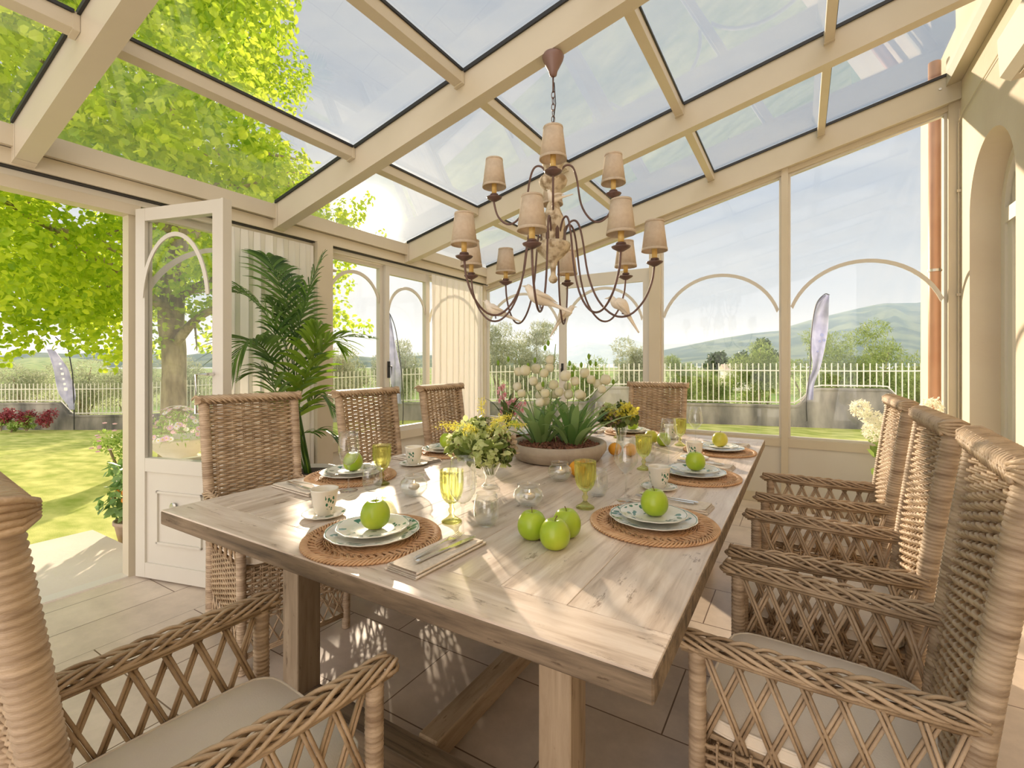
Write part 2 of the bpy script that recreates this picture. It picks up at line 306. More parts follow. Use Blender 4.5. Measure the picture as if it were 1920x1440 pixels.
# ceramic with green leaf transfer print; ring: radial bands, else side patches
def printed(name, bands=None, patch=None, base=(.80, .78, .70)):
    m, nt, out = M(name); L = nt.links.new
    b = N(nt, 'ShaderNodeBsdfPrincipled'); b.inputs['Roughness'].default_value = .16
    tc = N(nt, 'ShaderNodeTexCoord'); sp = N(nt, 'ShaderNodeSeparateXYZ'); L(tc.outputs['Object'], sp.inputs[0])
    vo = N(nt, 'ShaderNodeTexVoronoi'); vo.inputs['Scale'].default_value = 52; vo.feature = 'F1'
    mpp = N(nt, 'ShaderNodeMapping'); mpp.inputs['Scale'].default_value = (1, .55, 1) if bands else (1, 1, .6); mpp.inputs['Rotation'].default_value = (0, .6, .7); L(tc.outputs['Object'], mpp.inputs[0]); L(mpp.outputs[0], vo.inputs['Vector'])
    lt = N(nt, 'ShaderNodeMath', operation='LESS_THAN'); L(vo.outputs['Distance'], lt.inputs[0]); lt.inputs[1].default_value = .44
    def rng(sock, a, c):
        g = N(nt, 'ShaderNodeMath', operation='GREATER_THAN'); L(sock, g.inputs[0]); g.inputs[1].default_value = a
        l = N(nt, 'ShaderNodeMath', operation='LESS_THAN'); L(sock, l.inputs[0]); l.inputs[1].default_value = c
        p = N(nt, 'ShaderNodeMath', operation='MULTIPLY'); L(g.outputs[0], p.inputs[0]); L(l.outputs[0], p.inputs[1]); return p.outputs[0]
    xy = N(nt, 'ShaderNodeCombineXYZ'); L(sp.outputs[0], xy.inputs[0]); L(sp.outputs[1], xy.inputs[1])
    ln = N(nt, 'ShaderNodeVectorMath', operation='LENGTH'); L(xy.outputs[0], ln.inputs[0]); rad = ln.outputs['Value']
    if bands:
        masks = [rng(rad, *x) for x in bands[:-1]]; mm = masks[0]
        for q in masks[1:]:
            a = N(nt, 'ShaderNodeMath', operation='MAXIMUM'); L(mm, a.inputs[0]); L(q, a.inputs[1]); mm = a.outputs[0]
        bn = N(nt, 'ShaderNodeTexNoise'); bn.inputs['Scale'].default_value = 13; L(tc.outputs['Object'], bn.inputs['Vector'])
        gt = N(nt, 'ShaderNodeMath', operation='GREATER_THAN'); L(bn.outputs[0], gt.inputs[0]); gt.inputs[1].default_value = .46
        q1 = N(nt, 'ShaderNodeMath', operation='MULTIPLY'); L(mm, q1.inputs[0]); L(gt.outputs[0], q1.inputs[1])
        q2 = N(nt, 'ShaderNodeMath', operation='MULTIPLY'); L(q1.outputs[0], q2.inputs[0]); L(lt.outputs[0], q2.inputs[1])
        rim = rng(rad, *bands[-1]); q3 = N(nt, 'ShaderNodeMath', operation='MAXIMUM'); L(q2.outputs[0], q3.inputs[0]); L(rim, q3.inputs[1]); fac = q3.outputs[0]
    else:
        an = N(nt, 'ShaderNodeMath', operation='ARCTAN2'); L(sp.outputs[1], an.inputs[0]); L(sp.outputs[0], an.inputs[1])
        sn = N(nt, 'ShaderNodeMath', operation='MULTIPLY_ADD'); L(an.outputs[0], sn.inputs[0]); sn.inputs[1].default_value = 3; sn.inputs[2].default_value = 1.1
        si = N(nt, 'ShaderNodeMath', operation='SINE'); L(sn.outputs[0], si.inputs[0])
        g = N(nt, 'ShaderNodeMath', operation='GREATER_THAN'); L(si.outputs[0], g.inputs[0]); g.inputs[1].default_value = .35
        q = N(nt, 'ShaderNodeMath', operation='MULTIPLY'); L(g.outputs[0], q.inputs[0]); L(rng(sp.outputs[2], *patch), q.inputs[1])
        vo.inputs['Scale'].default_value = 120; lt.inputs[1].default_value = .44
        q2 = N(nt, 'ShaderNodeMath', operation='MULTIPLY'); L(q.outputs[0], q2.inputs[0]); L(lt.outputs[0], q2.inputs[1]); fac = q2.outputs[0]
    mi = N(nt, 'ShaderNodeMixRGB'); L(fac, mi.inputs[0]); mi.inputs[1].default_value = (*base, 1); mi.inputs[2].default_value = (.04, .18, .10, 1)
    L(mi.outputs[0], b.inputs['Base Color']); L(b.outputs[0], out.inputs[0]); return m
P_BIG = printed('printed_dinner_plate', [(.095, .127), (.126, .1285)])
P_SMALL = printed('printed_side_plate', [(.052, .092), (0, .03), (.0985, .1005)])
P_SAUC = printed('printed_saucer', [(.04, .062), (.0655, .067)])
P_CUP = printed('printed_cup', patch=(.020, .070), base=(.80, .76, .66))
# floor tiles
def tiles():
    m, nt, out = M('floor_tiles'); L = nt.links.new
    b = N(nt, 'ShaderNodeBsdfPrincipled'); tc = N(nt, 'ShaderNodeTexCoord')
    def brick(rot, rw, rh, off):
        mp = N(nt, 'ShaderNodeMapping'); mp.inputs['Rotation'].default_value = (0, 0, rot); mp.inputs['Location'].default_value = off; L(tc.outputs['Object'], mp.inputs[0])
        br = N(nt, 'ShaderNodeTexBrick'); L(mp.outputs[0], br.inputs['Vector']); br.inputs['Scale'].default_value = 1; br.inputs['Mortar Size'].default_value = .0028; br.inputs['Mortar Smooth'].default_value = .1
        br.inputs['Brick Width'].default_value = rw; br.inputs['Row Height'].default_value = rh; br.inputs['Bias'].default_value = 0
        br.inputs['Color1'].default_value = (.68, .58, .48, 1); br.inputs['Color2'].default_value = (.75, .66, .56, 1); br.inputs['Mortar'].default_value = (.20, .13, .085, 1); return br
    A = brick(0, .62, .41, (.1, -.03, 0)); B = brick(R(90), 1.3, .30, (0, 0, 0))
    sp = N(nt, 'ShaderNodeSeparateXYZ'); L(tc.outputs['Object'], sp.inputs[0])
    lt = N(nt, 'ShaderNodeMath', operation='LESS_THAN'); L(sp.outputs[0], lt.inputs[0]); lt.inputs[1].default_value = -2.70
    mi = N(nt, 'ShaderNodeMixRGB'); L(lt.outputs[0], mi.inputs[0]); L(A.outputs[0], mi.inputs[1]); L(B.outputs[0], mi.inputs[2])
    no = N(nt, 'ShaderNodeTexNoise'); no.inputs['Scale'].default_value = 5; no.inputs['Detail'].default_value = 9; no.inputs['Roughness'].default_value = .7; L(tc.outputs['Object'], no.inputs['Vector'])
    cr = N(nt, 'ShaderNodeValToRGB'); cr.color_ramp.elements[0].position = .3; cr.color_ramp.elements[0].color = (.80, .78, .76, 1); cr.color_ramp.elements[1].position = .7; cr.color_ramp.elements[1].color = (1.08, 1.06, 1.04, 1); L(no.outputs[0], cr.inputs[0])
    mu = N(nt, 'ShaderNodeMixRGB', blend_type='MULTIPLY'); mu.inputs[0].default_value = 1; L(mi.outputs[0], mu.inputs[1]); L(cr.outputs[0], mu.inputs[2]); L(mu.outputs[0], b.inputs['Base Color'])
    mf = N(nt, 'ShaderNodeMixRGB'); L(lt.outputs[0], mf.inputs[0]); L(A.outputs['Fac'], mf.inputs[1]); L(B.outputs['Fac'], mf.inputs[2])
    bu = N(nt, 'ShaderNodeBump', invert=True); bu.inputs['Strength'].default_value = .5; bu.inputs['Distance'].default_value = .003; L(mf.outputs[0], bu.inputs['Height']); L(bu.outputs[0], b.inputs['Normal'])
    b.inputs['Roughness'].default_value = .36; L(b.outputs[0], out.inputs[0]); return m
TILES = tiles()
PAVE = surf('terrace_stone', (.70, .62, .53), (.78, .71, .62), rough=.8, scale=1.6, bump=.15, bscale=40)
GRASSM = surf('lawn_grass', (.36, .44, .08), (.74, .74, .26), rough=.95, scale=2.2, stretch=(1, 2.0, 1), bump=1.0, bscale=90, detail=9, lo=.32, hi=.66, spec=.1)
FIELD = surf('far_field', (.20, .30, .10), (.42, .48, .20), rough=1, scale=.05, detail=9, spec=0)
# ------------------------------------------------------------------ the room
XE, YB, XH = -3.47, 5.0, 1.055           # eave wall, back wall, house wall
SL = .24
def rz_(x): return 2.275 + SL * (x + 3.41)   # underside of the roof beams
Y0 = -2.9
tag(MB().box((XE - .02, Y0, -.12), (XH + .3, YB + .1, 0)).build('floor', TILES), kind='structure')
# glass roof
ceil = empty('ceiling', kind='structure')
WB = .083
def slope_box(x0, x1, y0, y1, lo, hi):
    """box following the roof slope between x0 and x1; lo/hi above the beam underside"""
    b = MB(); b.prism([(x0, y0, rz_(x0) + lo), (x1, y0, rz_(x1) + lo), (x1, y0, rz_(x1) + hi), (x0, y0, rz_(x0) + hi)], (0, y1 - y0, 0)); return b
beams_y = [-2.033, -.648, .737, 2.118, 3.505]
for y in beams_y:
    o = slope_box(-3.32, 1.05, y, y + WB, 0, .198).build('roof_beam', PAINT, ceil)
    e1 = slope_box(-3.415, -3.3235, y - .001, y + WB + .001, 0, .198); e1.build('end_bracket', PAINT, o)
    for sd, yy in ((-1, y - .001), (1, y + WB + .001)):
        bb = MB(); a = np.linspace(0, 2 * math.pi, 12, endpoint=False); z0 = rz_(-3.37) + .11
        bb.prism([(-3.37 + .009 * math.cos(t), yy, z0 + .009 * math.sin(t)) for t in a], (0, sd * .006, 0)); bb.build('bolt', STEEL, o)
    g = MB()
    for yy in (y - .012, y + WB + .002):
        g.prism([(-3.34, yy, rz_(-3.34) + .178), (1.0, yy, rz_(1.0) + .178), (1.0, yy, rz_(1.0) + .199), (-3.34, yy, rz_(-3.34) + .199)], (0, .010, 0))
    g.build('gasket', DARK, o)
o = slope_box(-3.34, 1.054, 4.90, 5.02, -.03, .198).build('roof_beam', PAINT, ceil)
bb = MB(); a = np.linspace(0, 2 * math.pi, 12, endpoint=False)
for xx in (-3.37, .93):
    bb = MB(); bb.prism([(xx + .009 * math.cos(t), 4.894, rz_(xx) + .10 + .009 * math.sin(t)) for t in a], (0, .007, 0)); bb.build('bolt', STEEL, o)
g = MB(); g.prism([(-3.34, 4.886, rz_(-3.34) + .178), (1.0, 4.886, rz_(1.0) + .178), (1.0, 4.886, rz_(1) + .199), (-3.34, 4.886, rz_(-3.34) + .199)], (0, .012, 0)); g.build('gasket', DARK, o)
slope_box(-3.34, 1.054, 4.893, 4.901, -.035, -.02).build('seam', PAINT, o)
ys = beams_y + [4.90]
purl = [-2.53, -1.645, -.76, .125]
for i in range(len(ys) - 1):
    ya, yb = ys[i] + WB, ys[i + 1]
    for x in purl:
        p = slope_box(x, x + .052, ya + .022, yb - .022, .118, .185).build('purlin', PAINT, ceil)
        slope_box(x - .003, x + .055, yb - .024, yb - .0015, .112, .186).build('purlin_bracket', PAINT, p)
        slope_box(x - .003, x + .055, ya + .0015, ya + .024, .112, .186).build('purlin_bracket', PAINT, p)
        slope_box(x + .0525, x + .060, ya + .02, yb - .02, .176, .190).build('gasket', DARK, p)
    xs = [-3.40] + [x + .026 for x in purl] + [1.02]
    for a_, b_ in zip(xs[:-1], xs[1:]):
        slope_box(a_ + .002, b_ - .002, ya - .035, yb + .035, .1985, .2045).build('roof_pane', ROOFGLASS, ceil)
# eave beam: three stepped fascias + head track
b = MB(); b.box((-3.50, Y0, 2.36), (-3.34, YB, 2.465)); b.box((-3.50, Y0, 2.275), (-3.375, YB, 2.356)); b.box((-3.52, Y0, 2.268), (-3.39, YB, 2.275), mi=1)
b.build('eave_beam', [PAINT, DARK], ceil)
b = MB(); b.box((-3.46, Y0, 2.232), (-3.425, YB - .05, 2.266)); b.build('curtain_track', surf('white_track', (.72, .68, .58), rough=.4), ceil)
# wall plate on the house side
b = MB(); b.prism([(.955, 0, rz_(.955) + .13), (1.053, 0, rz_(1.053) + .13), (1.053, 0, rz_(1.053) + .26), (.955, 0, rz_(.955) + .26)], (0, YB - .1, 0)); b.v = [v + np.array([0, 0, 0]) for v in b.v]
b = MB(); b.prism([(.965, Y0, rz_(.965) + .10), (1.053, Y0, rz_(1.053) + .10), (1.053, Y0, rz_(1.053) + .26), (.965, Y0, rz_(.965) + .26)], (0, 4.90 - Y0, 0)); b.build('wall_plate', PAINT, ceil)
# ---- left (eave) wall with knee panels and posts
wl = empty('wall_left', kind='structure')
XO, XI = -3.52, -3.44
def lbox(y0, y1, z0, z1, xo=XO, xi=XI, name='panel', mat=PAINT, par=None): return MB().box((xo, y0, z0), (xi, y1, z1)).build(name, mat, par or wl)
lbox(Y0, -1.35, 0, 2.275, name='pier'); lbox(1.245, 1.30, 0, 2.275, name='door_post')
lbox(1.30, 2.49, 0, .60, xi=-3.46, name='knee_panel', mat=PAINT_L)  # beam paint made paler here in place of light reaching the panel
lbox(2.49, 2.64, 0, 2.275, xi=-3.36, name='column')
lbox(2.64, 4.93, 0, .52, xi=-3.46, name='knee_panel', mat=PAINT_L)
for y in (3.29, 3.90): MB().box((-3.462, y, 0), (-3.448, y + .05, .52)).build('batten', PAINT, wl)
lbox(2.64, 4.93, .52, .60, xi=-3.42, name='sill')
lbox(4.93, 5.06, 0, 2.30, xi=-3.40, name='corner_post')
MB().box((-3.46, 2.64, 0), (-3.445, 4.93, .09)).build('skirting', PAINT, wl)
# ---- windows in the eave wall
def arch_pts(c0, c1, zs, za, n=22):
    """shallow arch from c0 to c1 springing at zs, apex za (segment of a circle)"""
    h = (c1 - c0) / 2; s = za - zs; r = (h * h + s * s) / (2 * s); cz = za - r; a = math.asin(min(1, h / r)); cm = (c0 + c1) / 2
    return [(cm + r * math.sin(t), cz + r * math.cos(t)) for t in np.linspace(-a, a, n)]
def window_x(nm, y0, y1, z0, z1, fr=.05, x=-3.475, arch=(1.75, 2.06), top=None, handle=None):
    root = empty(nm, kind='structure'); top = top or fr
    f = MB(); f.box((x - .025, y0, z0), (x + .025, y0 + fr, z1)); f.box((x - .025, y1 - fr, z0), (x + .025, y1, z1)); f.box((x - .024, y0 + fr, z0), (x + .024, y1 - fr, z0 + fr)); f.box((x - .024, y0 + fr, z1 - top), (x + .024, y1 - fr, z1))
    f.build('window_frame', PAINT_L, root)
    MB().box((x - .004, y0 + fr, z0 + fr), (x + .004, y1 - fr, z1 - top)).build('window_pane', GLASS, root)
    if arch:
        pts = arch_pts(y0 + fr, y1 - fr, *arch); inner = [(a, c - .03) for a, c in pts]
        m = MB(); ribbon(m, [(x + .006, a, c) for a, c in pts], [(x + .006, a * .96 + .04 * (y0 + y1) / 2, c - .03) for a, c in pts], (.012, 0, 0)); m.build('window_arch', PAINT_L, root)
    if handle:
        m = MB().box((x + .025, handle - .012, 1.14), (x + .040, handle + .012, 1.30)); m.tube([(x + .04, handle, 1.25), (x + .07, handle, 1.25), (x + .07, handle, 1.15)], .007, 6); m.build('handle', DARK, root)
    return root
def ribbon(m, A, B, d):
    A = np.array(A, float); B = np.array(B, float); d = np.array(d, float); n = len(A)
    V = np.vstack([A, B, A + d, B + d]); f = []
    for i in range(n - 1):
        f += [(i, i + 1, n + i + 1, n + i), (2 * n + i + 1, 2 * n + i, 3 * n + i, 3 * n + i + 1), (i + 1, i, 2 * n + i, 2 * n + i + 1), (n + i, n + i + 1, 3 * n + i + 1, 3 * n + i)]
    f += [(0, n, 3 * n, 2 * n), (n - 1, 3 * n - 1, 4 * n - 1, 2 * n - 1)]
    m.add(V, f)
window_x('window_1', 2.64, 3.30, .60, 2.235, fr=.04, x=-3.49, arch=(1.78, 2.13))
window_x('window_2', 3.30, 3.93, .60, 2.235, fr=.05, x=-3.455, arch=(1.76, 2.06), top=.085, handle=3.335)
window_x('window_3', 3.93, 4.93, .60, 2.235, fr=.05, x=-3.49, arch=(1.76, 2.10))
window_x('window_4', 1.30, 2.49, .60, 2.235, fr=.05, x=-3.49, arch=(1.76, 2.10))
# ---- door opening frame and the open leaf
d1 = empty('door_1', kind='structure')
MB().box((-3.52, -1.35, 2.17), (-3.42, 1.30, 2.232)).box((-3.52, -1.35, 0), (-3.44, -1.29, 2.17)).build('door_frame', PAINT, d1)
MB().box((-3.53, -1.35, -.03), (-3.44, 1.245, .008)).build('threshold', surf('stone_sill', (.74, .69, .62), rough=.5), d1)
d2 = empty('door_2', (-3.40, 1.285, 0), math.atan2(.17, .653), kind='structure')   # leaf opened into the room
W, H_, T = .675, 2.20, .045
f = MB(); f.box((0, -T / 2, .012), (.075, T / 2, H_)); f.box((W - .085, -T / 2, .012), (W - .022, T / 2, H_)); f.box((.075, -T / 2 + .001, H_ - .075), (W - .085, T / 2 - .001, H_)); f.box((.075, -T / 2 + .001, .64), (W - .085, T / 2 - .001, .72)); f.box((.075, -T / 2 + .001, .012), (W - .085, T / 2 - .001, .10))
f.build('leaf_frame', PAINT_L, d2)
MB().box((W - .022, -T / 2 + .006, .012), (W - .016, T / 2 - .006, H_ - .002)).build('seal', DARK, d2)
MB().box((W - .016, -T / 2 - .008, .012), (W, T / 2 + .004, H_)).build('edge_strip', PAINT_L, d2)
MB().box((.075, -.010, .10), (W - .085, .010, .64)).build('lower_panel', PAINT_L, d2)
m = MB(); x0, x1, z0, z1 = .16, W - .17, .22, .53
for q in (((x0, -.022, z0), (x1, -.010, z0 + .012)), ((x0, -.022, z1 - .012), (x1, -.010, z1)), ((x0, -.022, z0), (x0 + .012, -.010, z1)), ((x1 - .012, -.022, z0), (x1, -.010, z1))): m.box(*q)
m.build('cat_flap', PAINT_L, d2)
m = MB(); m.lathe([(0, 0), (.022, 0), (.024, .006), (.018, .012), (0, .013)], k=20); m.xform(Matrix.Translation((.30, -.022, .45)) @ Matrix.Rotation(R(90), 4, 'X')); m.build('knob', SILVER, d2)
MB().box((.075, -.004, .72), (W - .085, .004, H_ - .075)).build('door_pane', GLASS, d2)
m = MB(); A = [(.31 + .265 * math.sin(t), -.030, 1.62 + .42 * math.cos(t)) for t in np.linspace(-1.45, 1.45, 28)]; B = [(.31 + .240 * math.sin(t), -.030, 1.62 + .395 * math.cos(t)) for t in np.linspace(-1.45, 1.45, 28)]
ribbon(m, A, B, (0, .008, 0)); m.build('door_arch', PAINT_L, d2)
m = MB(); m.tube([(.60, -.02, 1.22), (.60, -.065, 1.22), (.52, -.065, 1.22), (.52, -.065, 1.0), (.60, -.065, 1.0), (.60, -.02, 1.0)], .009, 8); m.build('handle', SILVER, d2)
# ---- back wall
wb = empty('wall_back', kind='structure')
MB().box((XE, 4.97, 0), (XH, 5.04, .525)).build('knee_panel', PAINT_L, wb)  # same paint as the beams, lightened to stand in for light
MB().box((XE + .06, 4.955, .525), (XH - .04, 5.045, .60)).build('sill', PAINT, wb)
MB().box((XE, 4.955, 0), (XH, 4.97, .09)).build('skirting', PAINT, wb)
cols_b = [(-3.47, -3.412), (-2.389, -2.274), (-1.341, -1.229), (-.15, -.095), (.988, 1.055)]
for i, (a_, b_) in enumerate(cols_b):
    if i in (2, 3, 4): MB().prism([(a_, 4.945, 0), (b_, 4.945, 0), (b_, 4.945, rz_(b_) + .02), (a_, 4.945, rz_(a_) + .02)], (0, .105, 0)).build('post', PAINT, wb)
    if i in (1,): MB().box((a_ + .01, 4.950, .0), (b_ - .01, 4.969, .520)).build('batten', PAINT, wb)
MB().prism([(XE, 4.965, rz_(XE) - .072), (XH, 4.965, rz_(XH) - .072), (XH, 4.965, rz_(XH) - .0305), (XE, 4.965, rz_(XE) - .0305)], (0, .075, 0)).build('raked_head', PAINT, wb)
def window_y(nm, x0, x1, arch, zt=None, fr=.018, handle=None, y=4.99):
    root = empty(nm, kind='structure')
    t0, t1 = (rz_(x0) - .07, rz_(x1) - .07) if zt is None else (zt, zt)
    f = MB(); f.prism([(x0, y, .60), (x0 + fr, y, .60), (x0 + fr, y, t0), (x0, y, t0)], (0, .045, 0)); f.prism([(x1 - fr, y, .60), (x1, y, .60), (x1, y, t1), (x1 - fr, y, t1)], (0, .045, 0)); f.box((x0 + fr, y + .001, .60), (x1 - fr, y + .044, .60 + fr))
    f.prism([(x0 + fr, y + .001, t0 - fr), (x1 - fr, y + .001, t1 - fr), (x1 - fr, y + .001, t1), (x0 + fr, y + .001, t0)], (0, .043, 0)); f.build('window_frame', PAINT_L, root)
    MB().prism([(x0 + fr, y + .018, .60 + fr), (x1 - fr, y + .018, .60 + fr), (x1 - fr, y + .018, t1 - fr), (x0 + fr, y + .018, t0 - fr)], (0, .008, 0)).build('window_pane', GLASS, root)
    if arch:
        h = (x1 - x0) / 2; cx = (x0 + x1) / 2; P = arch_pts(x0 + fr, x1 - fr, *arch)
        m = MB(); ribbon(m, [(a, y - .002, c) for a, c in P], [(cx + (a - cx) * .965, y - .002, c - .03) for a, c in P], (0, .014, 0)); m.build('window_arch', PAINT_L, root)
    if handle:
        m = MB().box((handle - .012, y - .012, 1.10), (handle + .012, y, 1.28)); m.tube([(handle, y - .012, 1.22), (handle, y - .04, 1.22), (handle, y - .04, 1.12)], .007, 6); m.build('handle', DARK, root)
    return root
window_y('window_5', -3.412, -2.372, (1.76, 2.135))
window_y('window_6', -2.372, -1.341, (1.76, 2.12), zt=2.21, fr=.07, handle=-2.335, y=4.97)
window_y('window_7', -1.229, -.15, (1.775, 2.15))
window_y('window_8', -.095, .988, (1.80, 2.165))
w9 = empty('window_9', kind='structure')
MB().box((-2.372, 4.975, 2.21), (-1.341, 5.03, 2.275)).build('window_frame', PAINT_L, w9)
MB().prism([(-2.372, 5.0, 2.275), (-1.341, 5.0, 2.275), (-1.341, 5.0, rz_(-1.341) - .07), (-2.372, 5.0, rz_(-2.372) - .07)], (0, .008, 0)).build('window_pane', GLASS, w9)
# ---- house wall (right) with an arched doorway, continuing outside as the house front
wr = empty('wall_right', kind='structure')
ya, yb_, zsp, za = 3.83, 4.70, 2.36, 2.795
def arch_wall(x0, x1, ymin, ymax, ztop):
    n = 25; P = [(ya + (yb_ - ya) / 2 * (1 - math.cos(t)), zsp + (za - zsp) * math.sin(t)) for t in np.linspace(0, math.pi, n)]
    m = MB()
    for x, s in ((x0, 1), (x1, -1)):
        def q(a, b, c, d_):
            pts = [(x, *a), (x, *b), (x, *c), (x, *d_)]; m.add(pts, [(0, 1, 2, 3)] if s > 0 else [(3, 2, 1, 0)])
        q((ymin, 0), (ymin, ztop), (ya, ztop), (ya, 0)); q((yb_, 0), (yb_, ztop), (ymax, ztop), (ymax, 0))
        for i in range(n - 1): q(P[i], (P[i][0], ztop), (P[i + 1][0], ztop), P[i + 1])
    full = [(ya, 0)] + P + [(yb_, 0)]
    for a, b in zip(full[:-1], full[1:]): m.add([(x0, *a), (x0, *b), (x1, *b), (x1, *a)], [(0, 1, 2, 3)])
    m.add([(x0, ymin, 0), (x0, ymin, ztop), (x1, ymin, ztop), (x1, ymin, 0)], [(0, 1, 2, 3)]); m.add([(x0, ymax, 0), (x0, ymax, ztop), (x1, ymax, ztop), (x1, ymax, 0)], [(3, 2, 1, 0)]); m.add([(x0, ymin, ztop), (x0, ymax, ztop), (x1, ymax, ztop), (x1, ymin, ztop)], [(0, 1, 2, 3)])
    return m
arch_wall(XH, XH + .30, Y0, 5.06, 4.2).build('plaster_wall', PLASTER, wr)
MB().box((XH + .10, 5.06, -.3), (XH + .5, 6.95, 4.2)).build('exterior_pier', PLASTER, wr)
MB().box((XH - .006, 4.94, 0), (XH, 4.955, 3.25)).build('corner_bead', PLASTER, wr)
d3 = empty('door_3', kind='structure')
m = MB(); m.box((XH + .165, ya, 0), (XH + .225, ya + .07, zsp)); m.box((XH + .165, yb_ - .07, 0), (XH + .225, yb_, zsp)); m.box((XH + .165, ya + .07, zsp - .10), (XH + .225, yb_ - .07, zsp))
cy_ = (ya + yb_) / 2; hw = (yb_ - ya) / 2
ribbon(m, [(XH + .165, cy_ - hw * math.cos(t), zsp + (za - zsp) * math.sin(t)) for t in np.linspace(0, math.pi, 24)], [(XH + .165, cy_ - (hw - .07) * math.cos(t), zsp + (za - zsp - .07) * math.sin(t)) for t in np.linspace(0, math.pi, 24)], (.06, 0, 0)); m.build('door_frame', surf('white_joinery', (.80, .77, .70), rough=.4), d3)
m = MB(); m.box((XH + .18, ya + .07, .0), (XH + .21, ya + .16, zsp - .1)); m.box((XH + .18, yb_ - .16, 0), (XH + .21, yb_ - .07, zsp - .1)); m.box((XH + .18, ya + .16, 0), (XH + .21, yb_ - .16, .7)); m.build('door_leaf', bpy.data.materials['white_joinery'], d3)
MB().box((XH + .192, ya + .16, .7), (XH + .198, yb_ - .16, zsp - .1)).build('door_pane', GLASS, d3)
MB().prism([(XH + .192, cy_ - (hw - .07) * math.cos(t), zsp + (za - zsp - .07) * math.sin(t)) for t in np.linspace(0, math.pi, 24)], (.006, 0, 0)).build('fanlight_pane', GLASS, d3)
tag(MB().box((XH + .32, 3.2, -.0), (XH + .34, 5.05, 3.0)).build('wall_inner', surf('hall_wall', (.70, .66, .58), rough=.9), wr))
b = MB(); b.box((XH - .012, Y0, 0), (XH, ya, .10)); b.box((XH - .012, yb_, 0), (XH, 4.95, .10)); tag(b.build('baseboard_right', surf('stone_skirting', (.70, .62, .50), rough=.5)), kind='structure')
# cable conduit in the back right corner
m = MB(); m.tube([(XH - .012, 4.925, .1), (XH - .012, 4.925, 3.14)], .006, 6); m.tube([(XH - .012, 4.925, 3.14), (XH - .012, 4.85, 3.17), (XH - .012, 3.6, 3.2)], .004, 6)
for z in (.7, 1.80, 2.6): m.box((XH - .024, 4.912, z), (XH, 4.938, z + .02))
tag(m.build('cable_conduit', PAINT), 'thin cream cable conduit running up the corner beside the arched doorway', 'conduit')
# drainpipe outside
t = empty('drainpipe', (1.075, 5.87, -.3), 0, 'copper drainpipe on the cream house wall outside the back window', 'pipe')
MB().tube([(0, 0, 0), (0, 0, 4.4)], .048, 16).build('pipe', surf('copper_pipe', (.52, .29, .20), (.58, .35, .25), rough=.45, metallic=.2, scale=4), t, True)
for z in (2.45, 1.0): m = MB(); m.lathe([(.049, -.012), (.053, -.012), (.053, .012), (.049, .012)], (0, 0, z), 16); m.tube([(.04, 0, z), (.08, .0, z)], .006, 5); m.build('bracket', STEEL, t)
# air conditioner high on the house wall
t = empty('air_conditioner', (XH, 2.85, 2.70), 0, 'cream wall mounted air conditioner high on the house wall', 'air conditioner')
m = MB(); m.prism([(0, -.5, .02), (-.15, -.5, 0), (-.19, -.5, .03), (-.20, -.5, .22), (-.16, -.5, .29), (0, -.5, .30)], (0, 1.0, 0)); m.build('casing', surf('white_plastic', (.62, .56, .47), rough=.5), t)
m = MB(); m.prism([(-.03, -.42, .006), (-.14, -.42, -.007), (-.14, -.42, -.001), (-.03, -.42, .013)], (0, .84, 0)); m.build('air_flap', surf('beige_plastic', (.58, .50, .38), rough=.5), t)
# rafters of the house eave, seen through the glass roof
# ---- curtains
def curtain(name, y0, y1, x, lab, folds, seed, z1=2.235, z0=.02):
    rg = np.random.default_rng(seed); n = folds * 14; s = np.linspace(0, 1, n); zz = np.concatenate([[z1, z1 - .03, z1 - .09, z1 - .14], np.linspace(z1 - .25, z0, 14)])
    ph = np.cumsum(rg.uniform(.6, 1.4, n)); ph = ph / ph[-1] * folds * 2 * math.pi; am = .017 * (1 + .35 * np.sin(np.linspace(0, 9, n) + seed))
    V = []
    for z in zz:
        k = min(1, (z1 - z) / .25) * .75 + .25
        y = y0 + (y1 - y0) * s + .010 * np.sin(2 * ph); V.append(np.stack([x + am * k * np.sin(ph + .25 * (z1 - z)), y, np.full(n, z)], 1))
    V = np.array(V); i = np.arange(len(zz) - 1)[:, None]; j = np.arange(n - 1)[None]; q = np.stack([i * n + j, i * n + j + 1, (i + 1) * n + j + 1, (i + 1) * n + j], -1).reshape(-1, 4)
    m = MB(); m.add(V.reshape(-1, 3), q); V2 = V.copy(); V2[:, :, 0] -= .0015; m.add(V2.reshape(-1, 3), q[:, ::-1])
    o = m.build(name, CURTAIN, None, True); return tag(o, lab, 'curtain', 'cream curtains on the eave wall')
curtain('curtain', 1.72, 2.47, -3.385, 'cream curtain hanging behind the potted palm beside the open door', 8, 3)
curtain('curtain', 3.90, 4.86, -3.375, 'cream curtain gathered in the back left corner of the room', 9, 5)
# ------------------------------------------------------------------ outdoors: terrace, lawn, fence, hills
tag(MB().box((-4.73, -2.9, -.16), (-3.522, 1.48, -.02)).box((-4.15, 1.48, -.24), (-3.54, 6.2, -.14)).box((-4.15, 5.2, -.24), (1.15, 6.2, -.145)).build('terrace_paving', PAVE), kind='structure')
FP = [pix(-700, 812, 14.5), pix(-250, 809, 14.2), pix(0, 806, 14), pix(240, 805, 14), pix(500, 796, 13.6), pix(750, 788, 13), pix(1010, 788, 12.2), pix(1286, 793, 11.4), pix(1640, 805, 10.3), pix(1800, 806, 10.1)]
FP = [np.array(p) for p in FP]
FPc = bez(FP, 90)
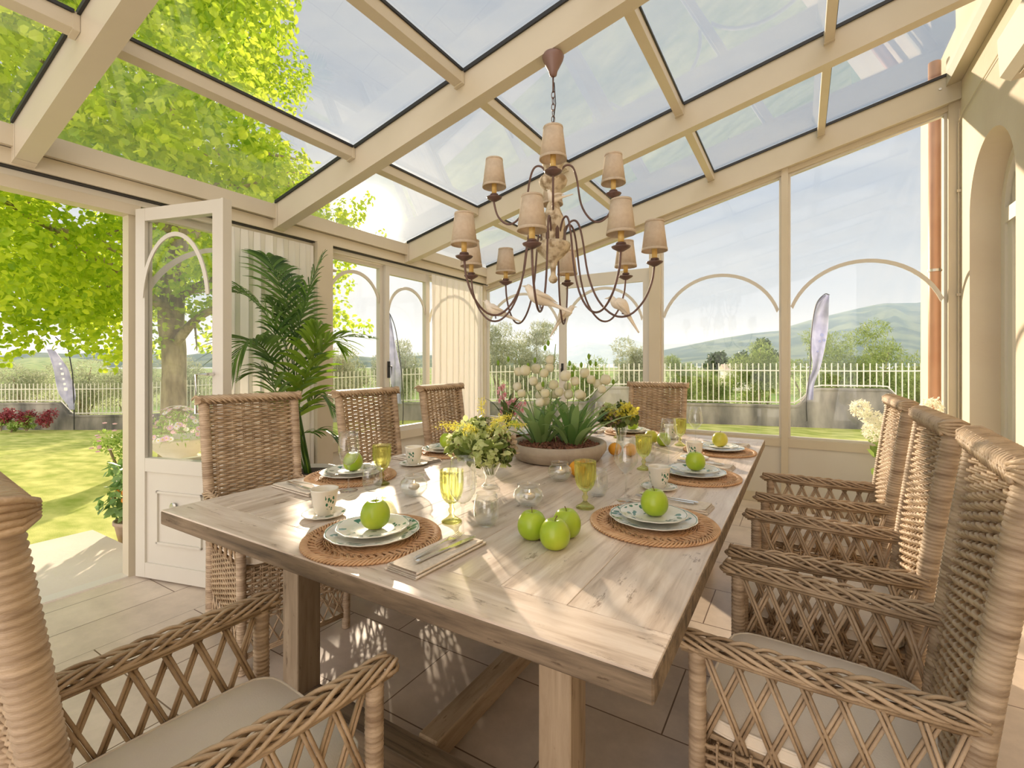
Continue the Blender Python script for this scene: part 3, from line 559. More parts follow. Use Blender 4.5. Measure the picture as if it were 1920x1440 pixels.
# lawn: strip from the house to the fence line
near = np.stack([np.full(len(FPc), -3.0), np.linspace(-3.5, 4.0, len(FPc)), np.full(len(FPc), -.17)], 1)
nn = len(FPc); near[:, 0] = np.interp(np.linspace(0, 1, nn), [0, .5, .72, 1], [-3.4, -3.4, -3.0, 2.0]); near[:, 1] = np.interp(np.linspace(0, 1, nn), [0, .5, .72, 1], [-6, 2.5, 5.1, 5.1])
rows = []
for k in np.linspace(0, 1.04, 26):
    p = near * (1 - k) + FPc * k; p[:, 2] = near[:, 2] + (FPc[:, 2] - near[:, 2]) * k ** 1.3; rows.append(p)
V = np.array(rows).reshape(-1, 3); i = np.arange(25)[:, None]; j = np.arange(nn - 1)[None]
tag(MB().add(V, np.stack([i * nn + j, i * nn + j + 1, (i + 1) * nn + j + 1, (i + 1) * nn + j], -1).reshape(-1, 4)).build('lawn', GRASSM, None, True), kind='structure')
# fields beyond, falling to the valley
m = MB(); a = np.linspace(R(-75), R(75), 40) + R(90 + YAW); rr = [9.0, 16, 30, 80, 300, 1500]; zz = [-1.6, -1.7, -2.5, -5, -9, -12]
V = [(r * math.cos(t), r * math.sin(t), z) for r, z in zip(rr, zz) for t in a]; i = np.arange(5)[:, None]; j = np.arange(39)[None]
tag(m.add(V, np.stack([i * 40 + j, i * 40 + j + 1, (i + 1) * 40 + j + 1, (i + 1) * 40 + j], -1).reshape(-1, 4)).build('far_ground', FIELD, None, True), kind='structure')
# garden wall with raised swept humps, and iron railings on top
seg = np.concatenate([[0], np.cumsum(np.linalg.norm(np.diff(FPc[:, :2], axis=0), axis=1))]); LT = seg[-1]
def fpos(s): return np.array([np.interp(s, seg, FPc[:, k]) for k in range(3)])
def s_at(u): # fence station seen at picture column u
    best = min(np.linspace(0, LT, 1500), key=lambda s: abs(colu(fpos(s)) - u)); return best
def colu(p): t = -p[0] * SY + p[1] * CY; return 960 + 892.2 * (p[0] * CY + p[1] * SY) / max(t, .1)
humps = [(s_at(-8), s_at(112), .38), (s_at(1530), s_at(1660), .40), (s_at(1130), s_at(1190), .38), (s_at(-420), s_at(-300), .38)]
def wallh(s):
    h = .34 + .14 * min(1, s / LT * 1.6)
    for a, b, e in humps:
        wdt = .42
        k = min(1, max(0, (s - a + wdt) / wdt)) * min(1, max(0, (b + wdt - s) / wdt)); h += e * (k * k * (3 - 2 * k))
    return h
ss = np.linspace(0, LT, 420); th = .16; m = MB(); V = []
for s in ss:
    p = fpos(s); q = fpos(min(LT, s + .05)) - fpos(max(0, s - .05)); nrm = np.array([-q[1], q[0], 0]); nrm /= np.linalg.norm(nrm); h = wallh(s)
    for sgn, z in ((-1, -.5), (-1, h - .045), (-1.25, h - .045), (-1.25, h), (1.25, h), (1.25, h - .045), (1, h - .045), (1, -.5)): V.append(p + nrm * sgn * th / 2 + np.array([0, 0, z]))
i = np.arange(len(ss) - 1)[:, None]; j = np.arange(7)[None]
tag(m.add(V, np.stack([i * 8 + j, i * 8 + j + 1, (i + 1) * 8 + j + 1, (i + 1) * 8 + j], -1).reshape(-1, 4)).build('wall_garden', STONE), kind='structure')
def railing(s0, s1, label):
    root = empty('railing', tuple(fpos(s0)), 0, label, 'railing', 'white iron railings on the garden wall'); o0 = fpos(s0)
    m = MB(); n = int((s1 - s0) / .118)
    for k in range(n):
        s = s0 + (k + .5) * (s1 - s0) / n; p = fpos(s) - o0; top = 1.30 + .13 * min(1, s / LT * 1.3); z0 = wallh(s) + .03
        m.tube([p + (0, 0, z0), p + (0, 0, top)], .0125, 5)
    m.build('picket_panel', FENCEM, root)
    st = np.linspace(s0, s1, max(8, int((s1 - s0) * 6)))
    m = MB(); m.tube([fpos(s) - o0 + (0, 0, wallh(s) + .06) for s in st], .016, 5); m.build('bottom_rail', FENCEM, root)
    m = MB(); m.tube([fpos(s) - o0 + (0, 0, 1.13 + .13 * min(1, s / LT * 1.3)) for s in st], .014, 5); m.build('top_rail', FENCEM, root)
cuts = [s_at(-600), s_at(425), s_at(910), s_at(1232), s_at(1472), LT]
for (a, b), l in zip(zip(cuts[:-1], cuts[1:]), ['white iron railing beyond the lawn seen through the open doorway', 'white iron railing seen through the two eave windows', 'white iron railing with a swept dip behind the flowers in the bowl', 'white iron railing seen through the tall window left of the widest arch', 'white iron railing behind the feather flag beside the house']): railing(a, b, l)
# mountains: real ridges at their distance
def ridge(name, sil, dist, depth, seed, mat, base=-12, rough_=.05):
    rg = np.random.default_rng(seed); us = np.linspace(sil[0][0], sil[-1][0], 260); vs = np.interp(us, [p[0] for p in sil], [p[1] for p in sil])
    nz = np.zeros(260)
    for o in range(2, 7): nz += np.interp(np.arange(260), np.linspace(0, 259, 2 ** o * 2), rg.normal(0, 1, 2 ** o * 2)) * .6 ** o
    rows = []; K = 30
    for k in range(K + 1):
        f = k / K; row = []
        jag = np.interp(np.arange(260), np.linspace(0, 259, 60), rg.normal(0, 1, 60)) * .045 * math.sin(math.pi * f)
        for i in range(260):
            p = pix(us[i], vs[i] + nz[i] * 1.6, dist); top = p[2]; q = pix(us[i], 681.4, dist - depth * (1 - f))
            q[2] = base + (top - base) * (f ** 1.15) * (1 + jag[i] + .10 * math.sin(math.pi * f) * math.sin(i * .23 + 3 * f + seed) * math.sin(i * .071 + 2)); row.append(q)
        rows.append(row)
    back = [pix(us[i], 681.4, dist + depth * .5) + np.array([0, 0, base - 1.28]) for i in range(260)]; rows.append(back)
    V = np.array(rows).reshape(-1, 3); i = np.arange(len(rows) - 1)[:, None]; j = np.arange(259)[None]
    return tag(MB().add(V, np.stack([i * 260 + j, i * 260 + j + 1, (i + 1) * 260 + j + 1, (i + 1) * 260 + j], -1).reshape(-1, 4)).build(name, mat, None, True), kind='structure')
FOREST = surf('mountain_forest', (.045, .085, .04), (.16, .20, .09), rough=1, scale=.004, detail=10, spec=0, lo=.42, hi=.6)
ridge('mountain_ridge', [(1150, 676), (1240, 657), (1290, 647), (1350, 634), (1400, 626), (1460, 620), (1480, 611), (1530, 597), (1600, 581), (1660, 569), (1716, 568), (1790, 560), (1900, 575), (2300, 600)], 4200, 2200, 1, FOREST)
ridge('mountain_ridge', [(700, 668), (850, 655), (905, 660), (960, 643), (1000, 648), (1060, 655), (1100, 640), (1140, 646), (1165, 631), (1200, 640), (1240, 645), (1330, 642), (1420, 650)], 11500, 3000, 2, FOREST)
ridge('hill_ridge', [(-900, 640), (-300, 662), (0, 668), (60, 660), (140, 664), (245, 652), (330, 668), (430, 655), (520, 668), (640, 666), (720, 672), (800, 666), (900, 672), (1000, 676)], 3000, 1400, 3, FOREST)
ridge('hill_ridge', [(-400, 672), (20, 676), (60, 670), (140, 672), (200, 678)], 1400, 700, 4, FIELD, -12)
# air haze over the valley
hm, hnt, ho = M('valley_haze'); vs = N(hnt, 'ShaderNodeVolumeScatter'); vs.inputs['Color'].default_value = (.56, .76, 1, 1); vs.inputs['Density'].default_value = 1.25e-4; vs.inputs['Anisotropy'].default_value = .1; hnt.links.new(vs.outputs[0], ho.inputs['Volume'])
hz = MB().box((-15000, 180, -60), (15000, 12500, 520)).build('valley_haze', hm); hz.rotation_euler = (0, 0, R(YAW)); tag(hz, kind='stuff', label='thin blue haze lying over the valley', cat='haze')
# ---- foliage
def leaf_cloud(P, Nrm, size, seed, jitter=.35, shape='broad'):
    rg = np.random.default_rng(seed); n = len(P)
    if shape == 'broad': L = np.array([(0, 0, 0), (.42, .35, .06), (.36, .8, .02), (0, 1.1, -.10), (-.36, .8, .02), (-.42, .35, .06)]); F = np.array([(0, 1, 2, 3), (0, 3, 4, 5)])
    elif shape == 'narrow': L = np.array([(0, 0, 0), (.11, .5, .02), (0, 1.1, -.04), (-.11, .5, .02)]); F = np.array([(0, 1, 2, 3)])
    else: L = np.array([(0, 0, 0), (.3, .5, .04), (0, 1., 0), (-.3, .5, .04)]); F = np.array([(0, 1, 2, 3)])
    a = rg.normal(0, 1, (n, 3)); a[:, 2] -= .5; a /= np.linalg.norm(a, axis=1)[:, None]
    b = Nrm + rg.normal(0, jitter, (n, 3)); b -= (b * a).sum(1)[:, None] * a; b /= np.linalg.norm(b, axis=1)[:, None] + 1e-9
    c = np.cross(a, b); s = size * rg.uniform(.65, 1.25, n)
    V = P[:, None, :] + s[:, None, None] * (L[None, :, 0, None] * c[:, None, :] + L[None, :, 1, None] * a[:, None, :] + L[None, :, 2, None] * b[:, None, :])
    k = len(L); Fq = (np.arange(n)[:, None, None] * k + F[None]).reshape(-1, 4)
    return V.reshape(-1, 3), Fq, np.repeat(np.clip(rg.beta(2, 2, n), 0, 1), k)
def clump_points(centers, radii, per, seed, flat=.75):
    rg = np.random.default_rng(seed); P = []; Nn = []
    for c, r, k in zip(centers, radii, per):
        d = rg.normal(0, 1, (k, 3)); d /= np.linalg.norm(d, axis=1)[:, None]; rad = r * rg.uniform(.55, 1.05, k) ** .6
        P.append(c + d * rad[:, None] * np.array([1, 1, flat])); q = d.copy(); q[:, 2] += .8; Nn.append(q)
    return np.vstack(P), np.vstack(Nn)
# the big linden at the left of the lawn
tr0 = np.array([-9.04, 3.87, -.55]); tree = empty('linden_tree', tuple(tr0), 0, 'large bright green linden tree with a thick trunk standing on the lawn', 'tree')
m = MB(); rg = np.random.default_rng(11)
trunk = bez([(0, 0, -.05), (.03, .02, 1.0), (-.02, .05, 2.0), (.0, 0, 2.7), (.1, .1, 4.6), (0, 0, 6.5)], 60); m.tube(trunk, np.interp(np.arange(len(trunk)), [0, 4, 20, 36, len(trunk) - 1], [.27, .20, .175, .19, .05]), 14)
limbs = []
for k in range(13):
    a = k * 2.4 + .3; h = 2.1 + .28 * k; Lh = rg.uniform(2.2, 3.6); z1 = rg.uniform(.3, 1.8)
    p = bez([(0, 0, h), (Lh * .35 * math.cos(a), Lh * .35 * math.sin(a), h + .5 + .1 * z1), (Lh * math.cos(a + .2), Lh * math.sin(a + .2), h + z1)], 18); limbs.append(p); m.tube(p, np.linspace(.09, .018, len(p)), 7)
    for q in range(3):
        s = p[6 + q * 4]; e_ = s + np.array([rg.normal(0, .7), rg.normal(0, .7), rg.uniform(-.7, .7)]); m.tube(bez([s, (s + e_) / 2 + (0, 0, .1), e_], 8), np.linspace(.025, .008, 9), 5)
m.build('trunk', BARK, tree, True)
cc = []; cr_ = []
tries = 0
while len(cc) < 320 and tries < 60000:
    tries += 1
    p = np.array([rg.uniform(-5.2, 4.6), rg.uniform(-6.0, 5.0), rg.uniform(1.2, 10)])
    d = p / np.array([4.9, 5.3, 4.4]) - np.array([0, 0, 5.2 / 4.4]); rr_ = np.linalg.norm(d)
    w_ = p + tr0; tt = -w_[0] * SY + w_[1] * CY
    if rr_ > 1 or rr_ < .45 or tt < 2.6 or w_[0] > -4.4: continue
    u = 960 + 892.2 * (w_[0] * CY + w_[1] * SY) / tt; v = 681.4 + 892.2 * (1.28 - w_[2]) / tt
    lim = np.interp(v, [-400, 0, 150, 260, 340, 400, 470, 560, 640], [640, 560, 560, 590, 600, 640, 640, 600, 480])
    if u > lim - 35: continue
    if v > np.interp(u, [-900, -300, 0, 100, 200, 250, 330, 420, 620], [560, 560, 585, 575, 615, 640, 560, 560, 500]) - 20: continue
    cc.append(p); cr_.append(rg.uniform(.42, .8))
# drooping branches near the doorway and by the first window
for (u, v, t_, r_) in [(30, 560, 6.6, .35), (90, 600, 6.6, .3), (10, 610, 6.3, .3), (150, 610, 6.4, .3), (185, 640, 6.4, .22), (215, 665, 6.4, .16), (205, 690, 6.4, .10), (130, 650, 6.5, .16), (60, 580, 6.6, .3), (50, 640, 6.4, .22), (5, 655, 6.4, .25), (165, 560, 6.6, .3), (640, 600, 8.6, .22), (675, 612, 8.6, .16), (625, 500, 8.4, .35), (640, 530, 8.5, .25), (628, 570, 8.6, .25), (655, 480, 8.5, .25), (690, 610, 8.6, .10), (360, 560, 8, .4), (400, 600, 8, .35), (395, 640, 8, .25), (300, 520, 7.4, .4), (660, 395, 8.4, .3), (690, 372, 8.4, .12), (640, 420, 8.4, .35), (716, 436, 8.4, .10)]:
    cc.append(pix(u, v, t_) - tr0); cr_.append(r_)
per = [int(430 * (r / .6) ** 2) for r in cr_]
P, Nn = clump_points(cc, cr_, per, 5); V, F, rn = leaf_cloud(P, Nn, .078, 6)
MB().add(V, F, rn).build('foliage', LINDEN, tree)
tree_cc = len(cc)
def bush(name, loc, sx, sy, sz, n, size, mat, label, cat='bush', group=None, seed=0, shape='narrow', clumps=16, stems=True):
    root = empty(name, tuple(loc), 0, label, cat, group); rg = np.random.default_rng(seed + 100)
    c = []; rad = []
    for k in range(clumps):
        d = rg.normal(0, 1, 3); d /= np.linalg.norm(d); d *= rg.uniform(.2, .75); c.append(np.array([d[0] * sx, d[1] * sy, sz * .55 + d[2] * sz * .5])); rad.append(min(sx, sy, sz) * rg.uniform(.32, .5))
    P, Nn = clump_points(c, rad, [n // clumps] * clumps, seed); P[:, 2] = np.maximum(P[:, 2], .03); V, F, rn = leaf_cloud(P, Nn, size, seed, shape=shape)
    MB().add(V, F, rn).build('foliage', mat, root)
    if stems:
        m = MB()
        for k in range(6): e_ = c[k % len(c)]; m.tube(bez([(rg.normal(0, .04) * sx, rg.normal(0, .04) * sy, 0), e_ * (.5, .5, .5), e_], 8), np.linspace(.05, .012, 9) * min(1, sz * .5), 5)
        m.build('stem', BARK, root)
    return root
hed = [(-330, 15.8, 1.5, 1.5), (-180, 15.6, 1.4, 1.6), (-60, 15.6, 1.4, 1.55), (55, 15.6, 1.3, 1.6), (150, 15.5, 1.2, 1.55), (250, 15.6, 1.3, 1.7), (350, 15.6, 1.3, 1.75), (450, 15.4, 1.3, 1.7)]
for k, (u, t_, w_, h_) in enumerate(hed):
    p = pix(u, 681, t_); p[2] = -.95
    bush('hedge_bush', p, w_, w_ * .8, h_ + 1.05, 7000, .10, OLIVE, ['pale olive hedge bush far left beyond the railing', 'pale olive hedge bush beyond the railing left of the doorway view', 'pale olive bush behind the railing at the left edge of the photo', 'pale olive bush left of the leaning feather flag in the doorway', 'pale olive bush right behind the leaning feather flag', 'olive bush beyond the railing beside the open door leaf', 'olive bush seen through the door glass left of the trunk', 'olive bush seen through the door glass right of the trunk'][k], 'bush', 'olive hedge beyond the left railing', k)
ol = [(640, 15, 1.3, 2.35, OLIVE, 'silvery olive tree seen through the first eave window'), (745, 14.6, 1.1, 2.4, OLIVE, 'silvery olive tree behind the feather flag in the eave window'), (950, 14.8, 1.15, 3.2, OLIVE, 'tall wispy olive tree left in the first back window'), (1010, 14.5, 1.0, 2.9, OLIVE, 'wispy olive tree behind the white flowers'), (1190, 14.0, 1.0, 2.6, OLIVE, 'round olive tree behind the far chair'), (1275, 14.6, .8, 2.1, HEDGE, 'low green bush beyond the railing right of the far chair'), (1425, 13.6, .95, 2.35, HEDGE, 'yellow green bush just left of the slim window post'), (1545, 13.4, 1.2, 2.6, HEDGE, 'wide green bush behind the right feather flag'), (1640, 13.0, 1.1, 2.65, HEDGE, 'green bush next to the drainpipe beyond the raised wall'), (1100, 16.5, 1.0, 1.9, HEDGE, 'low bush beyond the railing between the two back posts'), (1340, 17, 1.1, 1.6, HEDGE, 'low bush in front of the white farmhouse'), (1740, 12.8, 1.0, 2.0, HEDGE, 'green bush partly hidden by the house corner')]
for k, (u, t_, w_, h_, mt, lb) in enumerate(ol):
    p = pix(u, 681, t_); p[2] = -1.05 if t_ > 13.9 else -.9
    bush('olive_tree' if mt is OLIVE else 'garden_bush', p, w_, w_ * .8, h_ * 1.08 + .75, 13000, .095, mt, lb, 'tree' if mt is OLIVE else 'bush', 'olive trees beyond the railings' if mt is OLIVE else 'green bushes beyond the railings', k + 30, 'narrow', 26)
# distant dark trees and the farmhouse
for k, (u, t_, h_, w_, lb) in enumerate([(1345, 150, 13, 4.5, 'distant dark umbrella pine above the farmhouse'), (1392, 140, 12, 4.2, 'distant dome shaped tree right of the umbrella pine'), (1416, 130, 15, 1.6, 'distant narrow cypress left of the slim window post'), (1435, 130, 16.5, 3.2, 'distant wind swept pine near the slim window post')]):
    p = pix(u, 681, t_); p[2] = -6
    bush('distant_tree', p, w_, w_, h_ - (1 if k else 0), 2600, .9, leafmat('far_leaf_%d' % k, (.05, .10, .03), (.12, .18, .06), .15), lb, 'tree', 'distant trees round the farmhouse', 60 + k, 'diamond', 10)
p = pix(1395, 700, 120); t = empty('farmhouse', (p[0], p[1], -5.5), R(20), 'small white farmhouse with a pale roof in the valley', 'house')
MB().box((-5, -3, 0), (5, 3, 5)).build('wall', surf('farm_render', (.72, .68, .60), rough=.9), t); MB().prism([(-5.4, -3.4, 5), (-5.4, 3.4, 5), (-5.4, 0, 6.6)], (10.8, 0, 0)).build('roof', surf('farm_roof', (.60, .46, .36), rough=.9), t)
for xx in (-3, 0, 3): MB().box((xx - .5, -3.05, 1.6), (xx + .5, -3.0, 3.2)).build('window', DARK, t)
# feather flags
def flag(loc, pts, label, lean=(0, 0)):
    """pts: picture columns/rows of left and right edges, from top down, at the flag's own distance"""
    base, dist = loc; b0 = pix(base[0], base[1], dist); root = empty('feather_flag', tuple(b0), 0, label, 'flag', 'grey feather flags on the lawn')
    m = MB(); A = np.array([pix(a, v, dist + .10 * math.sin(v * .045)) - b0 for a, c, v in pts]); B = np.array([pix(c, v, dist + .12 * math.sin(v * .06 + 2)) - b0 for a, c, v in pts])
    A = bez(A, 40); B = bez(B, 40); n = len(A); rows = []
    for k in np.linspace(0, 1, 9): q = A * (1 - k) + B * k; q[:, 1] += .035 * np.sin(k * 9 + np.arange(n) * .22); rows.append(q)
    V = np.array(rows).reshape(-1, 3); i = np.arange(8)[:, None]; j = np.arange(n - 1)[None]; F = np.stack([i * n + j, i * n + j + 1, (i + 1) * n + j + 1, (i + 1) * n + j], -1).reshape(-1, 4)
    m.add(V, F); m.add(V + np.array([-.005, -.006, 0]), F[:, ::-1]); m.build('banner', FLAGM, root, True); return root, A, B, b0
fl, A, B, b0 = flag(((139, 806), 12.8), [(88, 100, 655), (97, 130, 690), (106, 136, 715), (115, 139, 740), (124, 140, 758), (132, 141, 768)], 'grey feather flag leaning beside the lawn in the doorway view')
for k in range(6):
    c = pix(113 + k * 2.1, 682 + k * 9.5, 12.62) - b0; a = np.linspace(0, 2 * math.pi, 10, endpoint=False); s_ = (.035, .028, .04, .03, .036, .05)[k]
    m = MB(); m.prism([(c[0] + CY * s_ * math.cos(t), c[1] + SY * s_ * math.cos(t), c[2] + s_ * 1.3 * math.sin(t) * (1 + .4 * math.cos(2 * t))) for t in a], (SY * .004, -CY * .004, 0)); m.build('printed_mark', bpy.data.materials.get('flag_print') or surf('flag_print', (.82, .80, .84), rough=.7), fl)
MB().tube([(0, 0, 0), pix(139, 760, 12.8) - b0, pix(136, 700, 12.8) - b0, pix(128, 655, 12.8) - b0, pix(104, 632, 12.8) - b0], .014, 6).build('pole', DARK, fl)
fl, A, B, b0 = flag(((755, 800), 12.0), [(727, 730, 590), (728, 742, 640), (731, 749, 690), (736, 752, 730), (736, 755, 757)], 'pale feather flag seen through the narrow eave window')
MB().tube(bez([(0, 0, 0), pix(756, 757, 12) - b0, pix(752, 690, 12) - b0, pix(742, 620, 12) - b0, pix(731, 589, 12) - b0, pix(728, 592, 12) - b0], 30), .012, 6).build('pole', DARK, fl)
fl, A, B, b0 = flag(((1513, 790), 9.6), [(1545, 1555, 553), (1528, 1554, 575), (1523, 1552, 620), (1522, 1545, 660), (1524, 1538, 690), (1514, 1527, 720), (1512, 1525, 750)], 'tall grey feather flag in front of the mountains beside the house')
MB().tube(bez([(0, 0, 0), pix(1512, 752, 9.6) - b0, pix(1519, 690, 9.6) - b0, pix(1522, 620, 9.6) - b0, pix(1530, 572, 9.6) - b0, pix(1546, 552, 9.6) - b0, pix(1555, 553, 9.6) - b0], 30), .011, 6).build('pole', DARK, fl)
for (u, v, s_) in [(1541, 628, 3), (1545, 638, 2.4), (1537, 640, 2), (1533, 659, 1.6)]:
    m = MB(); c = pix(u, v, 9.52) - b0; a = np.linspace(0, 2 * math.pi, 12, endpoint=False); m.prism([(c[0] + CY * s_ * .013 * math.cos(t), c[1] + SY * s_ * .013 * math.cos(t), c[2] + s_ * .012 * math.sin(t)) for t in a], (SY * .004, -CY * .004, 0)); m.build('emblem', bpy.data.materials.get('flag_emblem') or surf('flag_emblem', (.22, .24, .42), rough=.7), fl)
# planting along the left garden wall
RED = leafmat('red_leaf', (.18, .02, .03), (.36, .07, .08), .3); LOWG = leafmat('low_shrub_leaf', (.20, .32, .06), (.42, .54, .16), .35)
for k, (u, v, s_, mt, lb) in enumerate([(14, 800, .30, RED, 'dark red shrub leftmost below the raised wall'), (50, 800, .30, RED, 'dark red shrub second from the left below the wall'), (90, 802, .30, RED, 'dark red shrub third along the garden wall'), (2, 808, .26, LOWG, 'low green shrub at the left edge below the wall'), (20, 812, .24, LOWG, 'low green shrub in front of the leftmost red shrub'), (50, 808, .30, LOWG, 'low green shrub in front of the second red shrub')]):
    p = pix(u, v, 13.2); bush('garden_shrub', p, s_ * 1.3, s_, s_ * 1.7, 700, .06, mt, lb, 'shrub', 'shrubs along the garden wall', 80 + k, 'diamond', 8)
# ------------------------------------------------------------------ dining table
TX0, TX1, TY0, TY1, TZ = -1.867, -.200, .766, 3.526, .78
TC = (TX0 + TX1) / 2
tb = empty('dining_table', (TC, TY0, 0), 0, 'long rustic limed oak dining table laid for lunch', 'table')
def loc_(b): b.xform(Matrix.Translation((-TC, -TY0, 0))); return b
m = MB(); rg = np.random.default_rng(3); nb = 9; xs = np.cumsum([0] + list(rg.uniform(.8, 1.25, nb))); xs = TX0 + (TX1 - TX0) * xs / xs[-1]; BE = .135
for k in range(nb): m.box((max(xs[k], TX0 + .002) + .0004, TY0 + BE + .0008, TZ - .006), (min(xs[k + 1], TX1 - .002) - .0004, TY1 - BE - .0008, TZ - rg.uniform(0, .0006)), rg.uniform(0, 1), bev=.0012)
loc_(m).build('board', TOPY, tb)
for y0 in (TY0, TY1 - BE):
    m = MB(); m.box((TX0 + .002, y0 + (.002 if y0 == TY0 else 0), TZ - .006), (TX1 - .002, y0 + BE - (.002 if y0 != TY0 else 0), TZ), rg.uniform(.2, .8), bev=.0015); loc_(m).build('breadboard_end', TOPX, tb)
m = MB(); m.box((TX0, TY0, TZ - .050), (TX1, TY1, TZ - .0025), .3, bev=.004); loc_(m)
ed = m.build('edge', EDGEW, tb)
for lx in (-1.615, -.56):
    for ly in (1.05, 3.15):
        m = MB().box((lx, ly, 0.0), (lx + .088, ly + .095, TZ - .05), lx + ly, bev=.003); loc_(m).build('leg', LEGW, tb)
for ly in (1.055, 3.155): loc_(MB().box((-1.527, ly, .012), (-.56, ly + .085, .095), .4, bev=.003)).build('cross_rail', EDGEW, tb)
loc_(MB().box((-1.04, 1.140, .03), (-.962, 3.155, .105), .6, bev=.004)).build('stretcher', RAILW, tb)
for ly in (1.06, 3.16): loc_(MB().box((-1.60, ly, TZ - .13), (-.49, ly + .075, TZ - .05), .6)).build('apron', RAILW, tb)

# ------------------------------------------------------------------ wicker armchair (front faces +y, origin on the floor below the front of the seat)
def backline(z):
    """y of the back plane at height z"""
    f = np.clip((np.asarray(z, float) - .40) / .72, -.6, 1.0); return -.470 - .088 * np.maximum(f, 0) ** 1.2 + 0 * f
def xpost(z): f = np.clip((np.asarray(z, float) - .40) / .72, 0, 1); return .208 + .010 * f
def weave(m, P, U0, U1, rows, stakes, amp, r, seed, nrm, wob=.0018):
    """rows of weavers in front of / behind upright stakes.  P(u, v)->point"""
    rg = np.random.default_rng(seed); per = 4; n = stakes * per + 1; u = np.linspace(U0, U1, n)
    for k in range(rows):
        v = (k + .5) / rows; ph = math.pi * (k % 2); q = amp * np.sin(np.linspace(0, math.pi * stakes, n) + ph)
        pts = P(u, v) + nrm(u, v) * q[:, None] + rg.normal(0, wob, (n, 3)) * .35
        m.tube(pts, r * rg.uniform(.88, 1.12), 5, rnd=rg.uniform(0, 1), caps=False)
def wrapped(m, path, r, seed, pitch=.0105, k=12):
    """a post wrapped round with cane: a ribbed tube"""
    p = np.array(path, float); d = np.concatenate([[0], np.cumsum(np.linalg.norm(np.diff(p, axis=0), axis=1))]); n = max(6, int(d[-1] / pitch) * 4); s = np.linspace(0, d[-1], n)
    q = np.stack([np.interp(s, d, p[:, i]) for i in range(3)], 1); rr = r + .0036 * np.abs(np.sin(s / pitch * math.pi)) ** .6 - .0022
    rg = np.random.default_rng(seed); ring = np.floor(s / pitch).astype(int); rv = rg.uniform(0, 1, ring.max() + 2)
    m.tube(q, rr, k, rnd=np.repeat(rv[ring], k))
def plait(m, path, w, h, r, seed, strands=9, period=.23, up=(0, 0, 1)):
    p = bez(path, 16) if len(path) > 2 else np.linspace(path[0], path[1], 60); d = np.concatenate([[0], np.cumsum(np.linalg.norm(np.diff(p, axis=0), axis=1))])
    n = int(d[-1] / .011) + 2; s = np.linspace(0, d[-1], n); q = np.stack([np.interp(s, d, p[:, i]) for i in range(3)], 1); t = np.gradient(q, axis=0); t /= np.linalg.norm(t, axis=1)[:, None]
    a = np.cross(t, np.array(up, float)); a /= np.linalg.norm(a, axis=1)[:, None]; b = np.cross(a, t); rg = np.random.default_rng(seed)
    for k in range(strands):
        ph = k / strands * 2 * math.pi; th = s / period * 2 * math.pi + ph
        m.tube(q + a * (w * np.sin(th))[:, None] + b * (h * np.sin(2 * th + .4) + .2 * h * np.cos(3 * th + k))[:, None], r * rg.uniform(.85, 1.15), 5, rnd=rg.uniform(0, 1))
